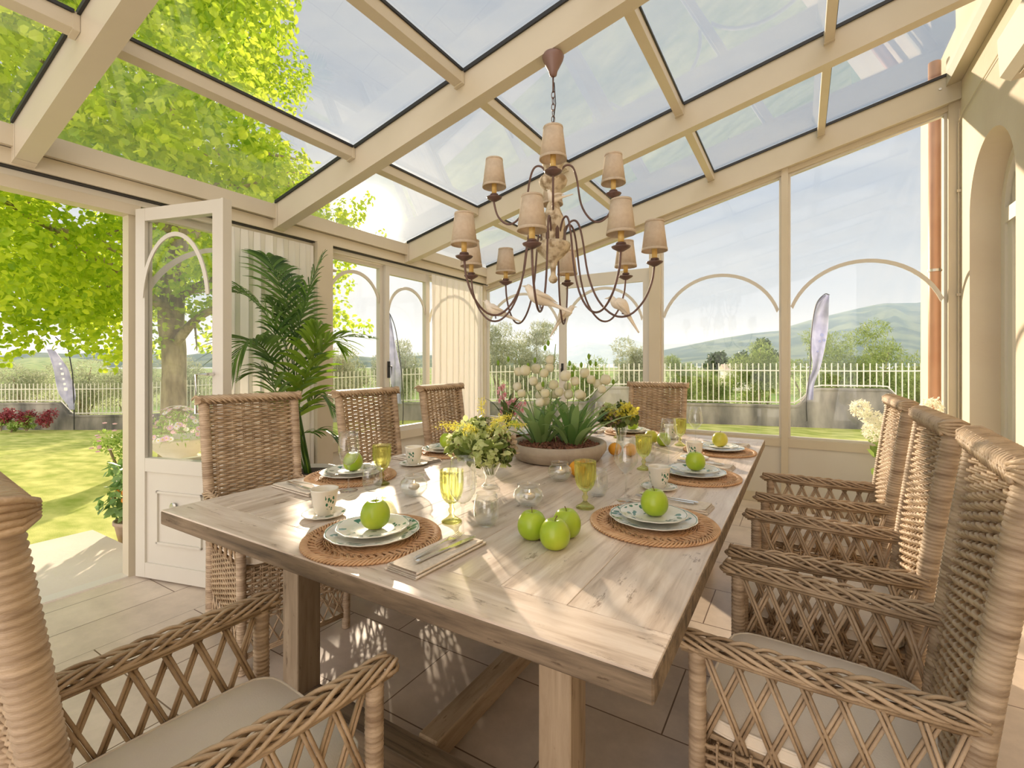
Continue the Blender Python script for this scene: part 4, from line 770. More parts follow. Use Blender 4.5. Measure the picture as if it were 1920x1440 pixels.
def make_chair():
    root = empty('wicker_armchair')
    # back: two wrapped posts
    for sx in (-1, 1):
        z = np.linspace(.005, 1.10, 30); m = MB(); wrapped(m, np.stack([sx * xpost(z), backline(z) + .02 * np.minimum(0, z - .40), z], 1), .0235, 3 + sx); m.build('back_post', WICKD, root, True)
    # woven back panel
    Z0, Z1 = .40, 1.085; m = MB()
    def P(u, v): z = Z0 + (Z1 - Z0) * v; return np.stack([u, backline(z) * np.ones_like(u) + .006 * np.cos(u * 7), z + 0 * u], 1)
    def nr(u, v): return np.tile(np.array([0, 1, .12]), (len(u), 1))
    weave(m, P, -.212, .212, 63, 10, .0088, .0051, 5, nr)
    for k in range(9):
        u = -.212 + .424 * (k + 1) / 10; z = np.linspace(Z0, Z1, 16)
        for du in (-.0045, .0045): m.tube(np.stack([u + du + 0 * z, backline(z), z], 1), .0033, 5, rnd=.2 + .05 * k)
    m.build('backrest', WICK, root, True)
    # rolled border along the top of the back
    m = MB(); rg = np.random.default_rng(9); L_ = .485; n = 96; s = np.linspace(0, 1, n); yb = float(backline(1.10))
    for k in range(9):
        th = s * 2 * math.pi * 3.2 + k / 9 * 2 * math.pi; x = (s - .5) * L_
        m.tube(np.stack([x, yb + .029 * np.cos(th) + .004, 1.103 + .0155 * np.sin(th)], 1), .0058, 5, rnd=rg.uniform(0, 1))
    for k in range(19):
        x = -.222 + .444 * k / 18; m.tube([(x - .025, yb + .032, 1.082), (x - .008, yb + .036, 1.098), (x + .012, yb + .018, 1.118), (x + .028, yb - .012, 1.121), (x + .036, yb - .034, 1.102)], .0052, 5, rnd=rg.uniform(0, 1))
    for sx in (-1, 1):
        for k in range(5):
            a = -.02 + .010 * k; m.tube([(sx * .236, yb + .004 - .030, 1.103 + a * .5), (sx * .250, yb + .004 - .012, 1.103 + a), (sx * .252, yb + .004 + .014, 1.103 + a * .9), (sx * .236, yb + .004 + .031, 1.103 + a * .4)], .0055, 5, rnd=rg.uniform(0, 1))
    m.build('top_border', WICK, root, True)
    # front legs
    for sx in (-1, 1):
        m = MB(); wrapped(m, [(sx * .232, -.022, .003), (sx * .236, -.022, .63)], .0185, 20 + sx); m.build('front_leg', WICKD, root, True)
        m = MB(); plait(m, [(sx * .238, .018, .650), (sx * .235, -.15, .652), (sx * .225, -.33, .654), (sx * .212, -.50, .662)], .0235, .0125, .0047, 31 + sx, 9, .37)
        for k, (dx, dz) in enumerate([(-.014, -.018), (0, -.022), (.014, -.018), (.021, -.008), (-.021, -.008), (.0, .004)]): m.tube([(sx * .238 + dx, .010, .646 + dz), (sx * .228 + dx, -.24, .646 + dz), (sx * .210 + dx, -.495, .650 + dz)], .0048, 5, rnd=k / 6)
        m.tube([(sx * .238 + .026 * math.cos(t), .004 + .024 * math.sin(t), .640) for t in np.linspace(0, 2 * math.pi, 16, endpoint=False)], .005, 5, closed=True); m.build('armrest', WICK, root, True)
        # lattice below the arm
        m = MB(); rg = np.random.default_rng(41)
        for k in range(7):
            y0 = -.035 - .063 * k
            for a, b in ((y0, y0 - .085), (y0 - .085, y0)):
                a = max(a, -.475); b = max(b, -.475)
                for off in (-.0045, .0045): m.tube([(sx * (.232 + off * .2) - (.004 if a > b else -.004), a + off, .634), (sx * (.224 + off * .2), b + off, .425)], .0042, 5, rnd=rg.uniform(0, 1))
        m.build('side_lattice', WICK, root, True)
    # woven apron on four sides + open skirt + bottom rails
    zt, zb = .425, .20
    sides = [((-.225, -.018), (.225, -.018)), ((.232, -.03), (.208, -.47)), ((.208, -.478), (-.208, -.478)), ((-.208, -.47), (-.232, -.03))]
    for q, (a, b) in enumerate(sides):
        a = np.array(a); b = np.array(b); d = b - a; nn_ = np.array([d[1], -d[0]]) / np.linalg.norm(d); m = MB()
        def P(u, v): return np.stack([a[0] + d[0] * u, a[1] + d[1] * u, zb + (zt - zb) * v + 0 * u], 1)
        def nr(u, v): return np.tile(np.array([nn_[0], nn_[1], 0]), (len(u), 1))
        weave(m, P, 0, 1, 20, 13, .006, .0042, 60 + q, nr)
        for k in range(14):
            u = k / 13
            for du in (-.004, .004): m.tube([(a[0] + d[0] * u + du, a[1] + d[1] * u, zt + .004), (a[0] + d[0] * u + du, a[1] + d[1] * u, zb - .005)], .0033, 5, rnd=.3)
        m.build('apron', WICK, root, True); m = MB()
        for k in range(9):
            u0, u1 = k / 9, (k + 1.4) / 9
            for A_, B_ in ((u0, u1), (u1, u0)):
                A_ = min(A_, 1); B_ = min(B_, 1); m.tube([(a[0] + d[0] * A_, a[1] + d[1] * A_, zb), (a[0] + d[0] * B_, a[1] + d[1] * B_, .07)], .0042, 5, rnd=.1 * k)
        for off in range(3): m.tube([(a[0], a[1], .062 + .008 * off), (b[0], b[1], .062 + .008 * off)], .0045, 5, rnd=.4)
        m.build('skirt', WICK, root, True)
    MB().box((-.215, -.46, .422), (.215, -.03, .434)).build('seat', WICK, root)
    # cushion: soft box with piping
    n1 = 14; m = MB(); g = np.linspace(-1, 1, n1); X, Y = np.meshgrid(g, g); rx = .218; ry = .222; cy0 = -.235
    k_ = (1 - .10 * (np.abs(X) ** 6) * (np.abs(Y) ** 6)); top = .468 + .030 * (1 - X ** 4) * (1 - Y ** 4); bot = .456 - .018 * (1 - X ** 8) * (1 - Y ** 8)
    for zz_, fl in ((top, 1), (bot, 0)):
        V = np.stack([X * rx * k_, cy0 + Y * ry * k_, zz_], -1).reshape(-1, 3); i = np.arange(n1 - 1)[:, None]; j = np.arange(n1 - 1)[None]; q = np.stack([i * n1 + j, i * n1 + j + 1, (i + 1) * n1 + j + 1, (i + 1) * n1 + j], -1).reshape(-1, 4); m.add(V, q if fl else q[:, ::-1])
    ring = [(i, 0) for i in range(n1)] + [(n1 - 1, j) for j in range(1, n1)] + [(i, n1 - 1) for i in range(n1 - 2, -1, -1)] + [(0, j) for j in range(n1 - 2, 0, -1)]
    rp = np.array([(X[j, i] * rx * k_[j, i], cy0 + Y[j, i] * ry * k_[j, i], 0) for i, j in ring]); nR = len(rp)
    V = np.vstack([rp + (0, 0, .468), rp * 1.0 + (0, 0, .440)]); 
    i = np.arange(nR); m.add(V, np.stack([i, (i + 1) % nR, nR + (i + 1) % nR, nR + i], 1)); cu = m.build('seat_cushion', CUSH, root, True)
    m = MB(); m.tube(rp + (0, 0, .4685), .0032, 6, closed=True); m.tube(rp + (0, 0, .4405), .0032, 6, closed=True); m.build('piping', CUSH, cu, True)
    return root
chair = make_chair()
CG = 'wicker armchairs round the dining table'
for (x, y, rz, lb) in [(-.985, .735, -5, 'wicker armchair nearest the camera at the near end of the table'),
                       (-.205, 1.385, 85.5, 'wicker armchair in front on the right side of the table, cream seat in full view'),
                       (-.185, 2.0, 89, 'wicker armchair in the middle of the right side of the table'),
                       (-.165, 2.79, 90, 'wicker armchair farthest back on the right side of the table'),
                       (-1.90, 1.32, -100, 'tall backed wicker armchair next to the open glazed door'),
                       (-1.755, 2.07, -90, 'wicker armchair in the middle of the left side, backing on the eave window'),
                       (-1.745, 2.78, -89, 'wicker armchair beside the gathered corner curtain'),
                       (-1.025, 3.485, 180, 'wicker armchair alone at the far end of the table')]:
    place(chair, (x, y, 0), R(rz), lb, 'chair', CG)
# ------------------------------------------------------------------ table settings
def make_placemat():
    m = MB(); rg = np.random.default_rng(1); n = 120; a = np.linspace(0, 2 * math.pi, n, endpoint=False)
    def ring(r, amp, nw, ph, rad, z=.004): 
        q = amp * np.sin(nw * a + ph); m.tube(np.stack([r * np.cos(a), r * np.sin(a), z + q], 1), rad, 4, rnd=rg.uniform(0, 1), closed=True)
    for k, r in enumerate(np.arange(.020, .137, .0062)): ring(r, .0014, 24, math.pi * (k % 2), .0030)
    for k in range(24):
        t = 2 * math.pi * (k + .5) / 24; m.tube([(.012 * math.cos(t), .012 * math.sin(t), .0035), (.142 * math.cos(t), .142 * math.sin(t), .0035)], .0024, 4, rnd=.2)
    K = 46
    for k in range(K):   # open lattice of paired canes between the dense centre and the braided rim
        for sg in (-1, 1):
            for off in (-.010, .010):
                t0 = 2 * math.pi * k / K + off * 1.6; r = np.linspace(.134, .186, 5); t = t0 + sg * (r - .134) * 5.2; m.tube(np.stack([r * np.cos(t), r * np.sin(t), 0.004 + .0026 * sg * np.cos((r - .134) * 90)], 1), .0027, 4, rnd=rg.uniform(0, 1))
    n = 420; a = np.linspace(0, 2 * math.pi, n, endpoint=False)
    for k in range(4):
        th = a * 26 + k * 2 * math.pi / 4; r = .182 + .0085 * np.cos(th); m.tube(np.stack([r * np.cos(a), r * np.sin(a), .0055 + .0040 * np.sin(th)], 1), .0034, 4, rnd=rg.uniform(0, 1), closed=True)
    return m.build('placemat', MATM, None, True)
def plate_mesh(name, R_, foot, h, mat, well):
    p = [(0, .004), (well * .9, .0045), (well, .0065), (well * 1.12, .011), (R_ - .004, h - .001), (R_ - .001, h), (R_, h - .001), (R_ - .001, h - .003), (well * 1.12, .0072), (well, .0028), (foot, .002), (foot - .001, 0), (foot - .004, 0), (foot - .005, .002), (0, .0018)]
    m = MB(); m.lathe(p, k=56, rib=lambda a, r, z: 1 + .012 * np.cos(a * 12) * (r > R_ * .93)); return m.build(name, mat, None, True)
def make_apple(mat=APPLE):
    root = empty('apple'); p = []
    for t in np.linspace(0, math.pi, 30):
        r = .0415 * (math.sin(t) ** .85) * (1 + .07 * math.cos(t)); z = .0405 - .0425 * math.cos(t)
        if t > 2.5: z -= .013 * ((t - 2.5) / .64) ** 2.2
        if t < .45: z += .006 * ((.45 - t) / .45) ** 2
        p.append((r, z))
    z0 = min(q[1] for q in p); p = [(max(r, 0), z - z0) for r, z in p]
    m = MB(); m.lathe(p, k=36, rib=lambda a, r, z: 1 + .022 * np.cos(5 * a) * np.clip(1 - z / .03, 0, 1) + .018 * np.cos(5 * a + .5) * np.clip((z - .055) / .03, 0, 1) + .02 * np.sin(a)); m.build('flesh', mat, root, True)
    MB().tube([(0, 0, .068), (.001, .001, .078), (.006, .002, .088)], [.0012, .0012, .0018], 6).build('stalk', STEM, root, True); return root
def make_cup():
    root = empty('cup'); p = [(0, .004), (.024, .004), (.030, .012), (.0385, .045), (.0425, .080), (.0440, .086), (.0430, .0865), (.0405, .080), (.036, .045), (.028, .010), (.022, .008), (0, .008)]
    p = [(0, 0), (.022, 0), (.023, .004)] + [(r, z) for r, z in p[2:]]
    MB().lathe(p, k=36).build('bowl', P_CUP, root, True)
    m = MB(); m.tube(bez([(-.040, 0, .068), (-.062, 0, .070), (-.068, 0, .050), (-.055, 0, .030), (-.034, 0, .026)], 24), .0040, 8, flat=1.4); m.build('handle', WHITE, root, True); return root
def make_stem(kind):
    root = empty('wine_glass')
    if kind == 0: bowl = [(.0, .100), (.010, .102), (.022, .110), (.034, .128), (.0405, .152), (.0405, .175), (.037, .205), (.0335, .232)]
    else: bowl = [(.0, .098), (.008, .100), (.022, .114), (.043, .143), (.0435, .147), (.038, .185), (.0305, .235)]
    t = .0009; inner = [(max(r - t, 0), z + (.002 if i < 2 else 0)) for i, (r, z) in enumerate(bowl)][::-1]
    MB().lathe(bowl + inner, k=36).build('bowl', WGLASS, root, True)
    MB().lathe([(0, 0), (.033, 0), (.034, .0015), (.020, .004), (.006, .010), (.0036, .022), (.0033, .06), (.0038, .090), (.008, .1005), (0, .1015)], k=28).build('stem', WGLASS, root, True); return root
def make_goblet():
    rib = lambda a, r, z: 1 + .030 * np.cos(14 * a) * (np.abs(z - .100) < .052) * (r > .02)
    root = empty('goblet'); outer = [(.0, .058), (.010, .058), (.020, .064), (.029, .078), (.0345, .098), (.0365, .118), (.0368, .145), (.0375, .160), (.0378, .163)]; inner = [(.0352, .163), (.0342, .145), (.0335, .118), (.031, .100), (.025, .084), (.014, .074), (0, .072)]
    MB().lathe(outer + inner, k=84, rib=rib).build('bowl', GOB, root, True)
    MB().lathe([(0, 0), (.031, 0), (.0325, .002), (.030, .005), (.018, .012), (.009, .020), (.0065, .026), (.0105, .034), (.011, .039), (.0065, .046), (.0075, .054), (.012, .0585), (0, .0585)], k=32).build('stem', GOB, root, True); return root
def make_tumbler():
    b = [(0, 0), (.022, 0), (.030, .008), (.0385, .030), (.0395, .050), (.036, .080), (.0325, .100)]; inn = [(.0315, .100), (.035, .080), (.0385, .050), (.037, .030), (.028, .011), (0, .006)]
    return MB().lathe(b + inn, k=36).build('tumbler', WGLASS, None, True)
def make_napkin():
    m = MB(); rg = np.random.default_rng(4); w, l = .052, .135
    for k in range(4):   # folded layers, each gently rumpled, joined by rolled folds on one side
        z = .0012 + .0034 * k; nx, ny = 9, 18; X, Y = np.meshgrid(np.linspace(-w + .001 * k, w - .002 * k, nx), np.linspace(-l + .003 * k, l - .004 * k, ny)); Zt = z + .0012 * np.sin(Y * 40 + k) * np.cos(X * 30 + k * 2) + (.004 if k == 3 else .0) * np.exp(-((Y + l) / .02) ** 2)
        V = np.stack([X, Y, Zt], -1).reshape(-1, 3); i = np.arange(ny - 1)[:, None]; j = np.arange(nx - 1)[None]; q = np.stack([i * nx + j, i * nx + j + 1, (i + 1) * nx + j + 1, (i + 1) * nx + j], -1).reshape(-1, 4)
        m.add(V, q); m.add(V - (0, 0, .0022), q[:, ::-1])
        if k in (0, 2): m.tube([(-w + .001 * k, y, z + .0010) for y in np.linspace(-l + .003 * k, l - .004 * k, 12)], .0034, 8)
        else: m.tube([(w - .002 * k, y, z - .0005) for y in np.linspace(-l + .003 * k, l - .004 * k, 12)], .0028, 8)
    return m.build('napkin', LINEN, None, True)
def make_fork():
    m = MB(); xs = lambda pts, w0: pts
    prof = [(-.100, .0045, .004), (-.085, .0055, .0045), (-.03, .0030, .006), (.02, .0022, .007), (.035, .0045, .0055), (.05, .0105, .003), (.062, .0115, .003)]
    V = []
    for y, w_, z in prof: V += [(-w_, y, z + .0014), (w_, y, z + .0014), (w_, y, z), (-w_, y, z)]
    f = []
    for i in range(len(prof) - 1):
        for j in range(4): f.append((i * 4 + j, i * 4 + (j + 1) % 4, i * 4 + 4 + (j + 1) % 4, i * 4 + 4 + j))
    f += [(3, 2, 1, 0), (len(V) - 4, len(V) - 3, len(V) - 2, len(V) - 1)]; m.add(V, f)
    for k in range(4): x = -.0098 + .0065 * k; m.tube([(x, .061, .0037), (x, .078, .0042), (x * .95, .100, .0075)], [.0014, .0013, .0008], 5)
    return m.build('fork', SILVER, None, False)
def make_knife():
    m = MB(); V = []; prof = [(-.110, .0050, .0022), (-.10, .0060, .003), (-.02, .0048, .0028), (0, .0044, .0020), (.004, .0080, .0008), (.06, .0090, .0008), (.095, .0070, .0006), (.106, .0015, .0004)]
    for y, w_, h_ in prof: V += [(-w_, y, .0036 + h_), (w_ * .8, y, .0036 + h_), (w_ * .8, y, .0036 - h_ * .4), (-w_, y, .0036 - h_ * .4)]
    f = []
    for i in range(len(prof) - 1):
        for j in range(4): f.append((i * 4 + j, i * 4 + (j + 1) % 4, i * 4 + 4 + (j + 1) % 4, i * 4 + 4 + j))
    f += [(3, 2, 1, 0), (len(V) - 4, len(V) - 3, len(V) - 2, len(V) - 1)]; m.add(V, f); return m.build('knife', SILVER, None, False)
def make_saucer(): return plate_mesh('saucer', .070, .030, .013, P_SAUC, .032)
mat_p, big_p, small_p = make_placemat(), plate_mesh('dinner_plate', .132, .070, .019, P_BIG, .085), plate_mesh('side_plate', .103, .052, .016, P_SMALL, .064)
apple_p, cup_p, sauc_p, stem0, stem1, gob_p, tum_p, nap_p, fork_p, knife_p = make_apple(), make_cup(), make_saucer(), make_stem(0), make_stem(1), make_goblet(), make_tumbler(), make_napkin(), make_fork(), make_knife()
aplY = make_apple(APPLEY)
# seat: (x, y, facing, where, wine kind, apple material, pieces in view)
seats = [(-1.045, .957, 0, 'at the near end of the table', 0, 0), (-.392, 1.490, 90, 'in front at the right edge', 1, 0), (-.402, 2.215, 90, 'in the middle of the right edge', 1, 0), (-.395, 2.915, 90, 'farthest back on the right edge', 1, 1),
         (-1.690, 1.425, -90, 'beside the chair by the open door', 0, 0), (-1.700, 2.09, -90, 'in the middle of the left edge', 0, 0), (-1.700, 2.82, -90, 'by the corner curtain side', 0, 0), (-1.030, 3.345, 180, 'at the far end of the table', 1, 0)]
wine_at = [(-.824, 1.088), (-.545, 1.700), (-.541, 2.340), (-.547, 3.06), (-1.518, 1.266), None, None, (-1.18, 3.12)]
gob_at = [(-.943, 1.187), (-.638, 1.541), (-.633, 2.243), (-.629, 3.015), (-1.481, 1.404), (-1.475, 2.10), (-1.475, 2.86), (-1.05, 3.11)]
tum_at = [(-.829, 1.215), (-.655, 1.705), (-.66, 2.42), None, (-1.440, 1.315), (-1.44, 1.97), None, None]
for k, (x, y, a, wh, wk, ym) in enumerate(seats):
    ra = R(a); F_ = np.array([-math.sin(ra), math.cos(ra)]); Rr = np.array([math.cos(ra), math.sin(ra)])
    def at_(f_, r_): p = np.array([x, y]) + F_ * f_ + Rr * r_; return float(p[0]), float(p[1])
    place(mat_p, (x, y, TZ + .0003), ra + .3 * k, 'round braided rattan placemat ' + wh, 'placemat', 'round rattan placemats')
    place(big_p, (x, y, TZ + .0100), ra + k, 'cream dinner plate with green rim on the placemat ' + wh, 'plate', 'dinner plates')
    place(small_p, (x, y, TZ + .0240), ra + 2 * k, 'smaller green leaf plate stacked under the apple ' + wh, 'plate', 'green leaf side plates')
    place(aplY if ym else apple_p, (x + .004, y + .004, TZ + .0300), ra + k * 1.7, ('yellow green apple' if ym else 'green apple') + ' resting on the stacked plates ' + wh, 'apple', 'apples on the plates')
    nx, ny = at_(0, .245 if k else .252)
    if k == 0: nx, ny = -.800, .957
    na = ra + (R(-4) if k else R(-3))
    place(nap_p, (nx, ny, TZ + .0014), na, 'folded beige linen napkin ' + wh, 'napkin', 'folded linen napkins')
    c_, s_ = math.cos(na), math.sin(na)
    for pr, dx, nm, extra in ((fork_p, -.018, 'fork', .10), (knife_p, .014, 'knife', -.05)):
        place(pr, (nx + c_ * dx - s_ * .02, ny + s_ * dx + c_ * .02, TZ + .0150), na + extra, 'silver %s laid on the folded napkin %s' % (nm, wh), nm, 'silver %s on the napkins' % ('forks' if nm == 'fork' else 'knives'))
    if k != 1:
        cx_, cy_2 = at_(.055 if k in (0, 4) else .08, -.29)
        if k == 0: cx_, cy_2 = -1.334, 1.015
        if k == 4: cx_, cy_2 = -1.629, 1.752
        place(sauc_p, (cx_, cy_2, TZ + .0003), k, 'small saucer with green leaves holding the cup ' + wh, 'saucer', 'saucers')
        place(cup_p, (cx_, cy_2, TZ + .0050), math.atan2(-cy_2, -cx_) + [.3, 0, .5, -.4, -.5, .2, .2, .4][k], 'cream handled cup with green leaf sprigs ' + wh, 'cup', 'cream cups')
    if wine_at[k]: place(stem1 if wk else stem0, (*wine_at[k], TZ + .0003), 0, ('angular' if wk else 'rounded') + ' clear stemmed wine glass ' + wh, 'wine glass', 'clear wine glasses')
    if gob_at[k]: place(gob_p, (*gob_at[k], TZ + .0003), k * .3, 'ribbed green glass goblet ' + wh, 'goblet', 'ribbed green goblets')
    if tum_at[k]: place(tum_p, (*tum_at[k], TZ + .0003), 0, 'stemless clear glass tumbler ' + wh, 'tumbler', 'clear tumblers')
# loose fruit
for (x, y, r_, pr, lb) in [(-.568, 1.160, .3, apple_p, 'green apple nearest the camera in the group of three on the bare table'), (-.655, 1.192, 2.0, apple_p, 'green apple on the left of the group of three on the table'), (-.578, 1.256, 4.0, apple_p, 'green apple at the back right of the group of three on the table'),
                       (-.800, 3.00, 1.0, aplY, 'yellow apple lying loose behind the far green goblets')]:
    place(pr, (x, y, TZ + .0003), r_, lb, 'apple', 'loose apples on the table')
place(apple_p, (-.71, 2.95, TZ + .0003), 1.0, 'loose green apple seen through the wine glass right of the yellow apple', 'apple', 'loose apples on the table')
def make_orange():
    root = empty('orange'); m = MB(); m.lathe([(.036 * math.sin(t) * (1 - .02 * math.cos(t)), .0345 - .0345 * math.cos(t)) for t in np.linspace(0, math.pi, 24)], k=30); m.build('peel', ORANGE, root, True)
    MB().lathe([(0, .0680), (.003, .0695), (.0035, .0705), (0, .0712)], k=8).build('calyx', STEM, root); return root
org = make_orange()
for x, y, lb in [(-.845, 1.950, 'orange lying behind the front right green goblet'), (-.862, 2.50, 'orange left of the pair behind the oval flower bowl'), (-.785, 2.525, 'orange seen through the wine glass, right of its neighbour')]: place(org, (x, y, TZ + .0003), 0, lb, 'orange', 'oranges on the table')
# floating tea lights in glass bowls
def make_candle():
    root = empty('candle_bowl'); o_ = [(0, 0), (.022, 0), (.034, .006), (.050, .026), (.0525, .040), (.048, .056), (.037, .066), (.036, .071), (.040, .077)]; i_ = [(.0385, .0775), (.0345, .071), (.0355, .065), (.0465, .055), (.051, .040), (.0485, .027), (.032, .008), (0, .004)]
    MB().lathe(o_ + i_, k=40).build('glass_bowl', WGLASS, root, True); MB().lathe([(0, .0355), (.0495, .0355)], k=30).build('water', WATER, root, True)
    c = MB().lathe([(0, .024), (.013, .026), (.020, .034), (.0205, .042), (.017, .045), (0, .0435)], (.006, -.004, 0), 24).build('tea_light', WAX, root, True); MB().tube([(.006, -.004, .043), (.006, -.004, .050)], .0008, 5).build('wick', DARK, c)
    MB().lathe([(0, .048), (.0022, .051), (.0016, .056), (0, .061)], (.006, -.004, 0), 10).build('flame', FLAME, c, True); return root
can = make_candle()
for x, y, lb in [(-1.250, 1.345, 'clear bowl with floating candle in front of the cup on the left'), (-.815, 1.455, 'clear bowl with floating candle left of the three green apples'), (-.880, 1.845, 'clear bowl with lit floating candle in front of the oval planter'), (-.800, 2.72, 'clear bowl with floating candle behind the oranges')]: place(can, (x, y, TZ + .0003), 0, lb, 'candle holder', 'floating candle bowls')

# ------------------------------------------------------------------ flowers
def strap(m, base, ang, L_, H2, w0, rnd, droop=.5, seg=12, twist=0.):
    """arching strap leaf with a folded midrib"""
    s = np.linspace(0, 1, seg + 1); dx = math.cos(ang); dy = math.sin(ang); r = L_ * s ** 1.3; z = H2 * (np.sin(s * math.pi * (.5 + droop * .5)) / math.sin(math.pi * (.5 + droop * .5)) if droop < .98 else s)
    z = H2 * (s * (1 + droop) - droop * s ** 2.6 * 1.0); p = np.stack([base[0] + dx * r, base[1] + dy * r, base[2] + z], 1); side = np.array([-dy, dx, 0]); w_ = w0 * (np.sin(math.pi * np.clip(s * .88 + .10, 0, 1)) ** .75)
    up = np.array([-dx * .5, -dy * .5, .6]); V = np.stack([p - side * w_[:, None] + up * w_[:, None] * .35, p, p + side * w_[:, None] + up * w_[:, None] * .35], 1)
    i = np.arange(seg)[:, None]; j = np.arange(2)[None]; q = np.stack([i * 3 + j, i * 3 + j + 1, (i + 1) * 3 + j + 1, (i + 1) * 3 + j], -1).reshape(-1, 4); m.add(V.reshape(-1, 3), q, rnd)
BC = (-1.098, 2.285)
pl = empty('flower_planter', (BC[0], BC[1], TZ), 0, 'shallow oval stone bowl planted with strappy leaves and white bell flowers', 'planter')
m = MB(); m.lathe([(0, .001), (.80, .001), (.88, .008), (.99, .050), (1.0, .062), (.99, .084), (.96, .090), (.90, .088), (.86, .078), (.85, .064), (0, .064)], k=64, sx=.250, sy=.272)
m.build('bowl', CONC, pl, True)
m = MB(); rg = np.random.default_rng(21)
for k in range(900):
    a = rg.uniform(0, 2 * math.pi); r = math.sqrt(rg.uniform(0, 1)) * .83; c = np.array([r * .250 * math.cos(a), r * .272 * math.sin(a), .068 + rg.uniform(0, .018) * (1.1 - r)]); s_ = rg.uniform(.004, .011)
    b = MB().box((-s_, -s_ * .6, -s_ * .35), (s_, s_ * .6, s_ * .35)); b.xform(Matrix.Translation(c) @ Matrix.Rotation(rg.uniform(0, 6), 4, Vector(rg.normal(0, 1, 3)).normalized())); m.add(b.v[0], b.f[0], rg.uniform(0, 1))
tag(m.build('bark_chips', BARK2, pl), kind='stuff')
for (cx_, cy_2, n_, sd) in [(-.095, -.02, 26, 1), (.070, .03, 26, 2)]:
    m = MB(); rg = np.random.default_rng(sd)
    for k in range(n_):
        a = 2.399 * k + sd; out_ = .06 + .19 * (k / n_) ** .8; rb_ = .012 + .045 * (k / n_); strap(m, (cx_ + rb_ * math.cos(a), cy_2 + rb_ * math.sin(a), .066), a, out_ * rg.uniform(.9, 1.35), rg.uniform(.19, .27) * (1 - .45 * (k / n_) ** 1.5), rg.uniform(.015, .022), rg.uniform(0, 1), droop=rg.uniform(.1, .75))
    m.build('leaves', STRAP, pl, True)
PETAL = surf('bell_petal', (.90, .86, .64), (.94, .92, .82), rough=.6, scale=30, trans=.5); PETG = leafmat('bud_green', (.26, .42, .04), (.42, .54, .08), .4); STG = surf('green_stem', (.20, .30, .08), rough=.6)
stems = [((-.10, -.02), (965, 655)), ((-.09, .0), (1028, 690)), ((-.06, 0), (1042, 645)), ((.05, 0), (1065, 700)), ((.07, .0), (1108, 665)), ((.09, .0), (1160, 712)), ((.0, -.02), (1000, 720)), ((.05, .03), (1085, 690)), ((.08, .02), (1135, 735))]
bl = [(985, 695), (1005, 692), (1000, 715), (1012, 725), (1020, 700), (1030, 690), (1032, 675), (1022, 738), (1012, 755), (1022, 752), (970, 725), (978, 738), (1038, 722), (1060, 705), (1064, 725), (1096, 700), (1108, 712), (1090, 742), (1086, 740), (1120, 720), (1128, 730), (1066, 740), (1040, 740), (1012, 742), (972, 697), (1078, 715), (1135, 712), (1048, 735)]
b0 = np.array([BC[0], BC[1], TZ]); tdep = -BC[0] * SY + BC[1] * CY
for (sx_, sy_), (u, v) in stems:
    e_ = pix(u, v, tdep + sx_ * .2) - b0; MB().tube(bez([(sx_, sy_, .068), (sx_ + (e_[0] - sx_) * .3, sy_ + (e_[1] - sy_) * .3, .25), (e_[0] * .85 + sx_ * .15, e_[1] * .85 + sy_ * .15, e_[2] * .85 + .03), e_], 24), .0022, 5).build('stem', STG, pl, True)
rg = np.random.default_rng(8)
for k, (u, v) in enumerate(bl):
    c = pix(u, v, tdep + rg.uniform(-.10, .10)) - b0; m = MB(); r_ = rg.uniform(1.0, 1.3)
    m.lathe([(.001, .022), (.012, .021), (.020, .012), (.0215, 0), (.018, -.013), (.0095, -.020), (.0085, -.0195), (.017, -.012), (.0205, 0), (.019, .011)], (0, 0, 0), 14, rib=lambda a, r, z: 1 + .10 * np.cos(3 * a)); m.xform(Matrix.Translation(c) @ Matrix.Rotation(rg.uniform(-.4, .4), 4, 'Y') @ Matrix.Scale(r_, 4)); m.build('flower', PETAL, pl, True)
for k, (u, v) in enumerate([(934, 680), (953, 673), (990, 685), (1003, 675), (1022, 652), (1028, 643), (1068, 681), (1076, 690), (1104, 668), (1107, 680), (1117, 682), (1090, 684), (1073, 702), (1150, 716), (1018, 720), (1015, 695)]):
    c = pix(u, v, tdep + rg.uniform(-.08, .08)) - b0; m = MB(); m.lathe([(0, .016), (.007, .008), (.0085, -.002), (.005, -.013), (0, -.018)], tuple(c), 10); m.build('bud', PETG, pl, True)
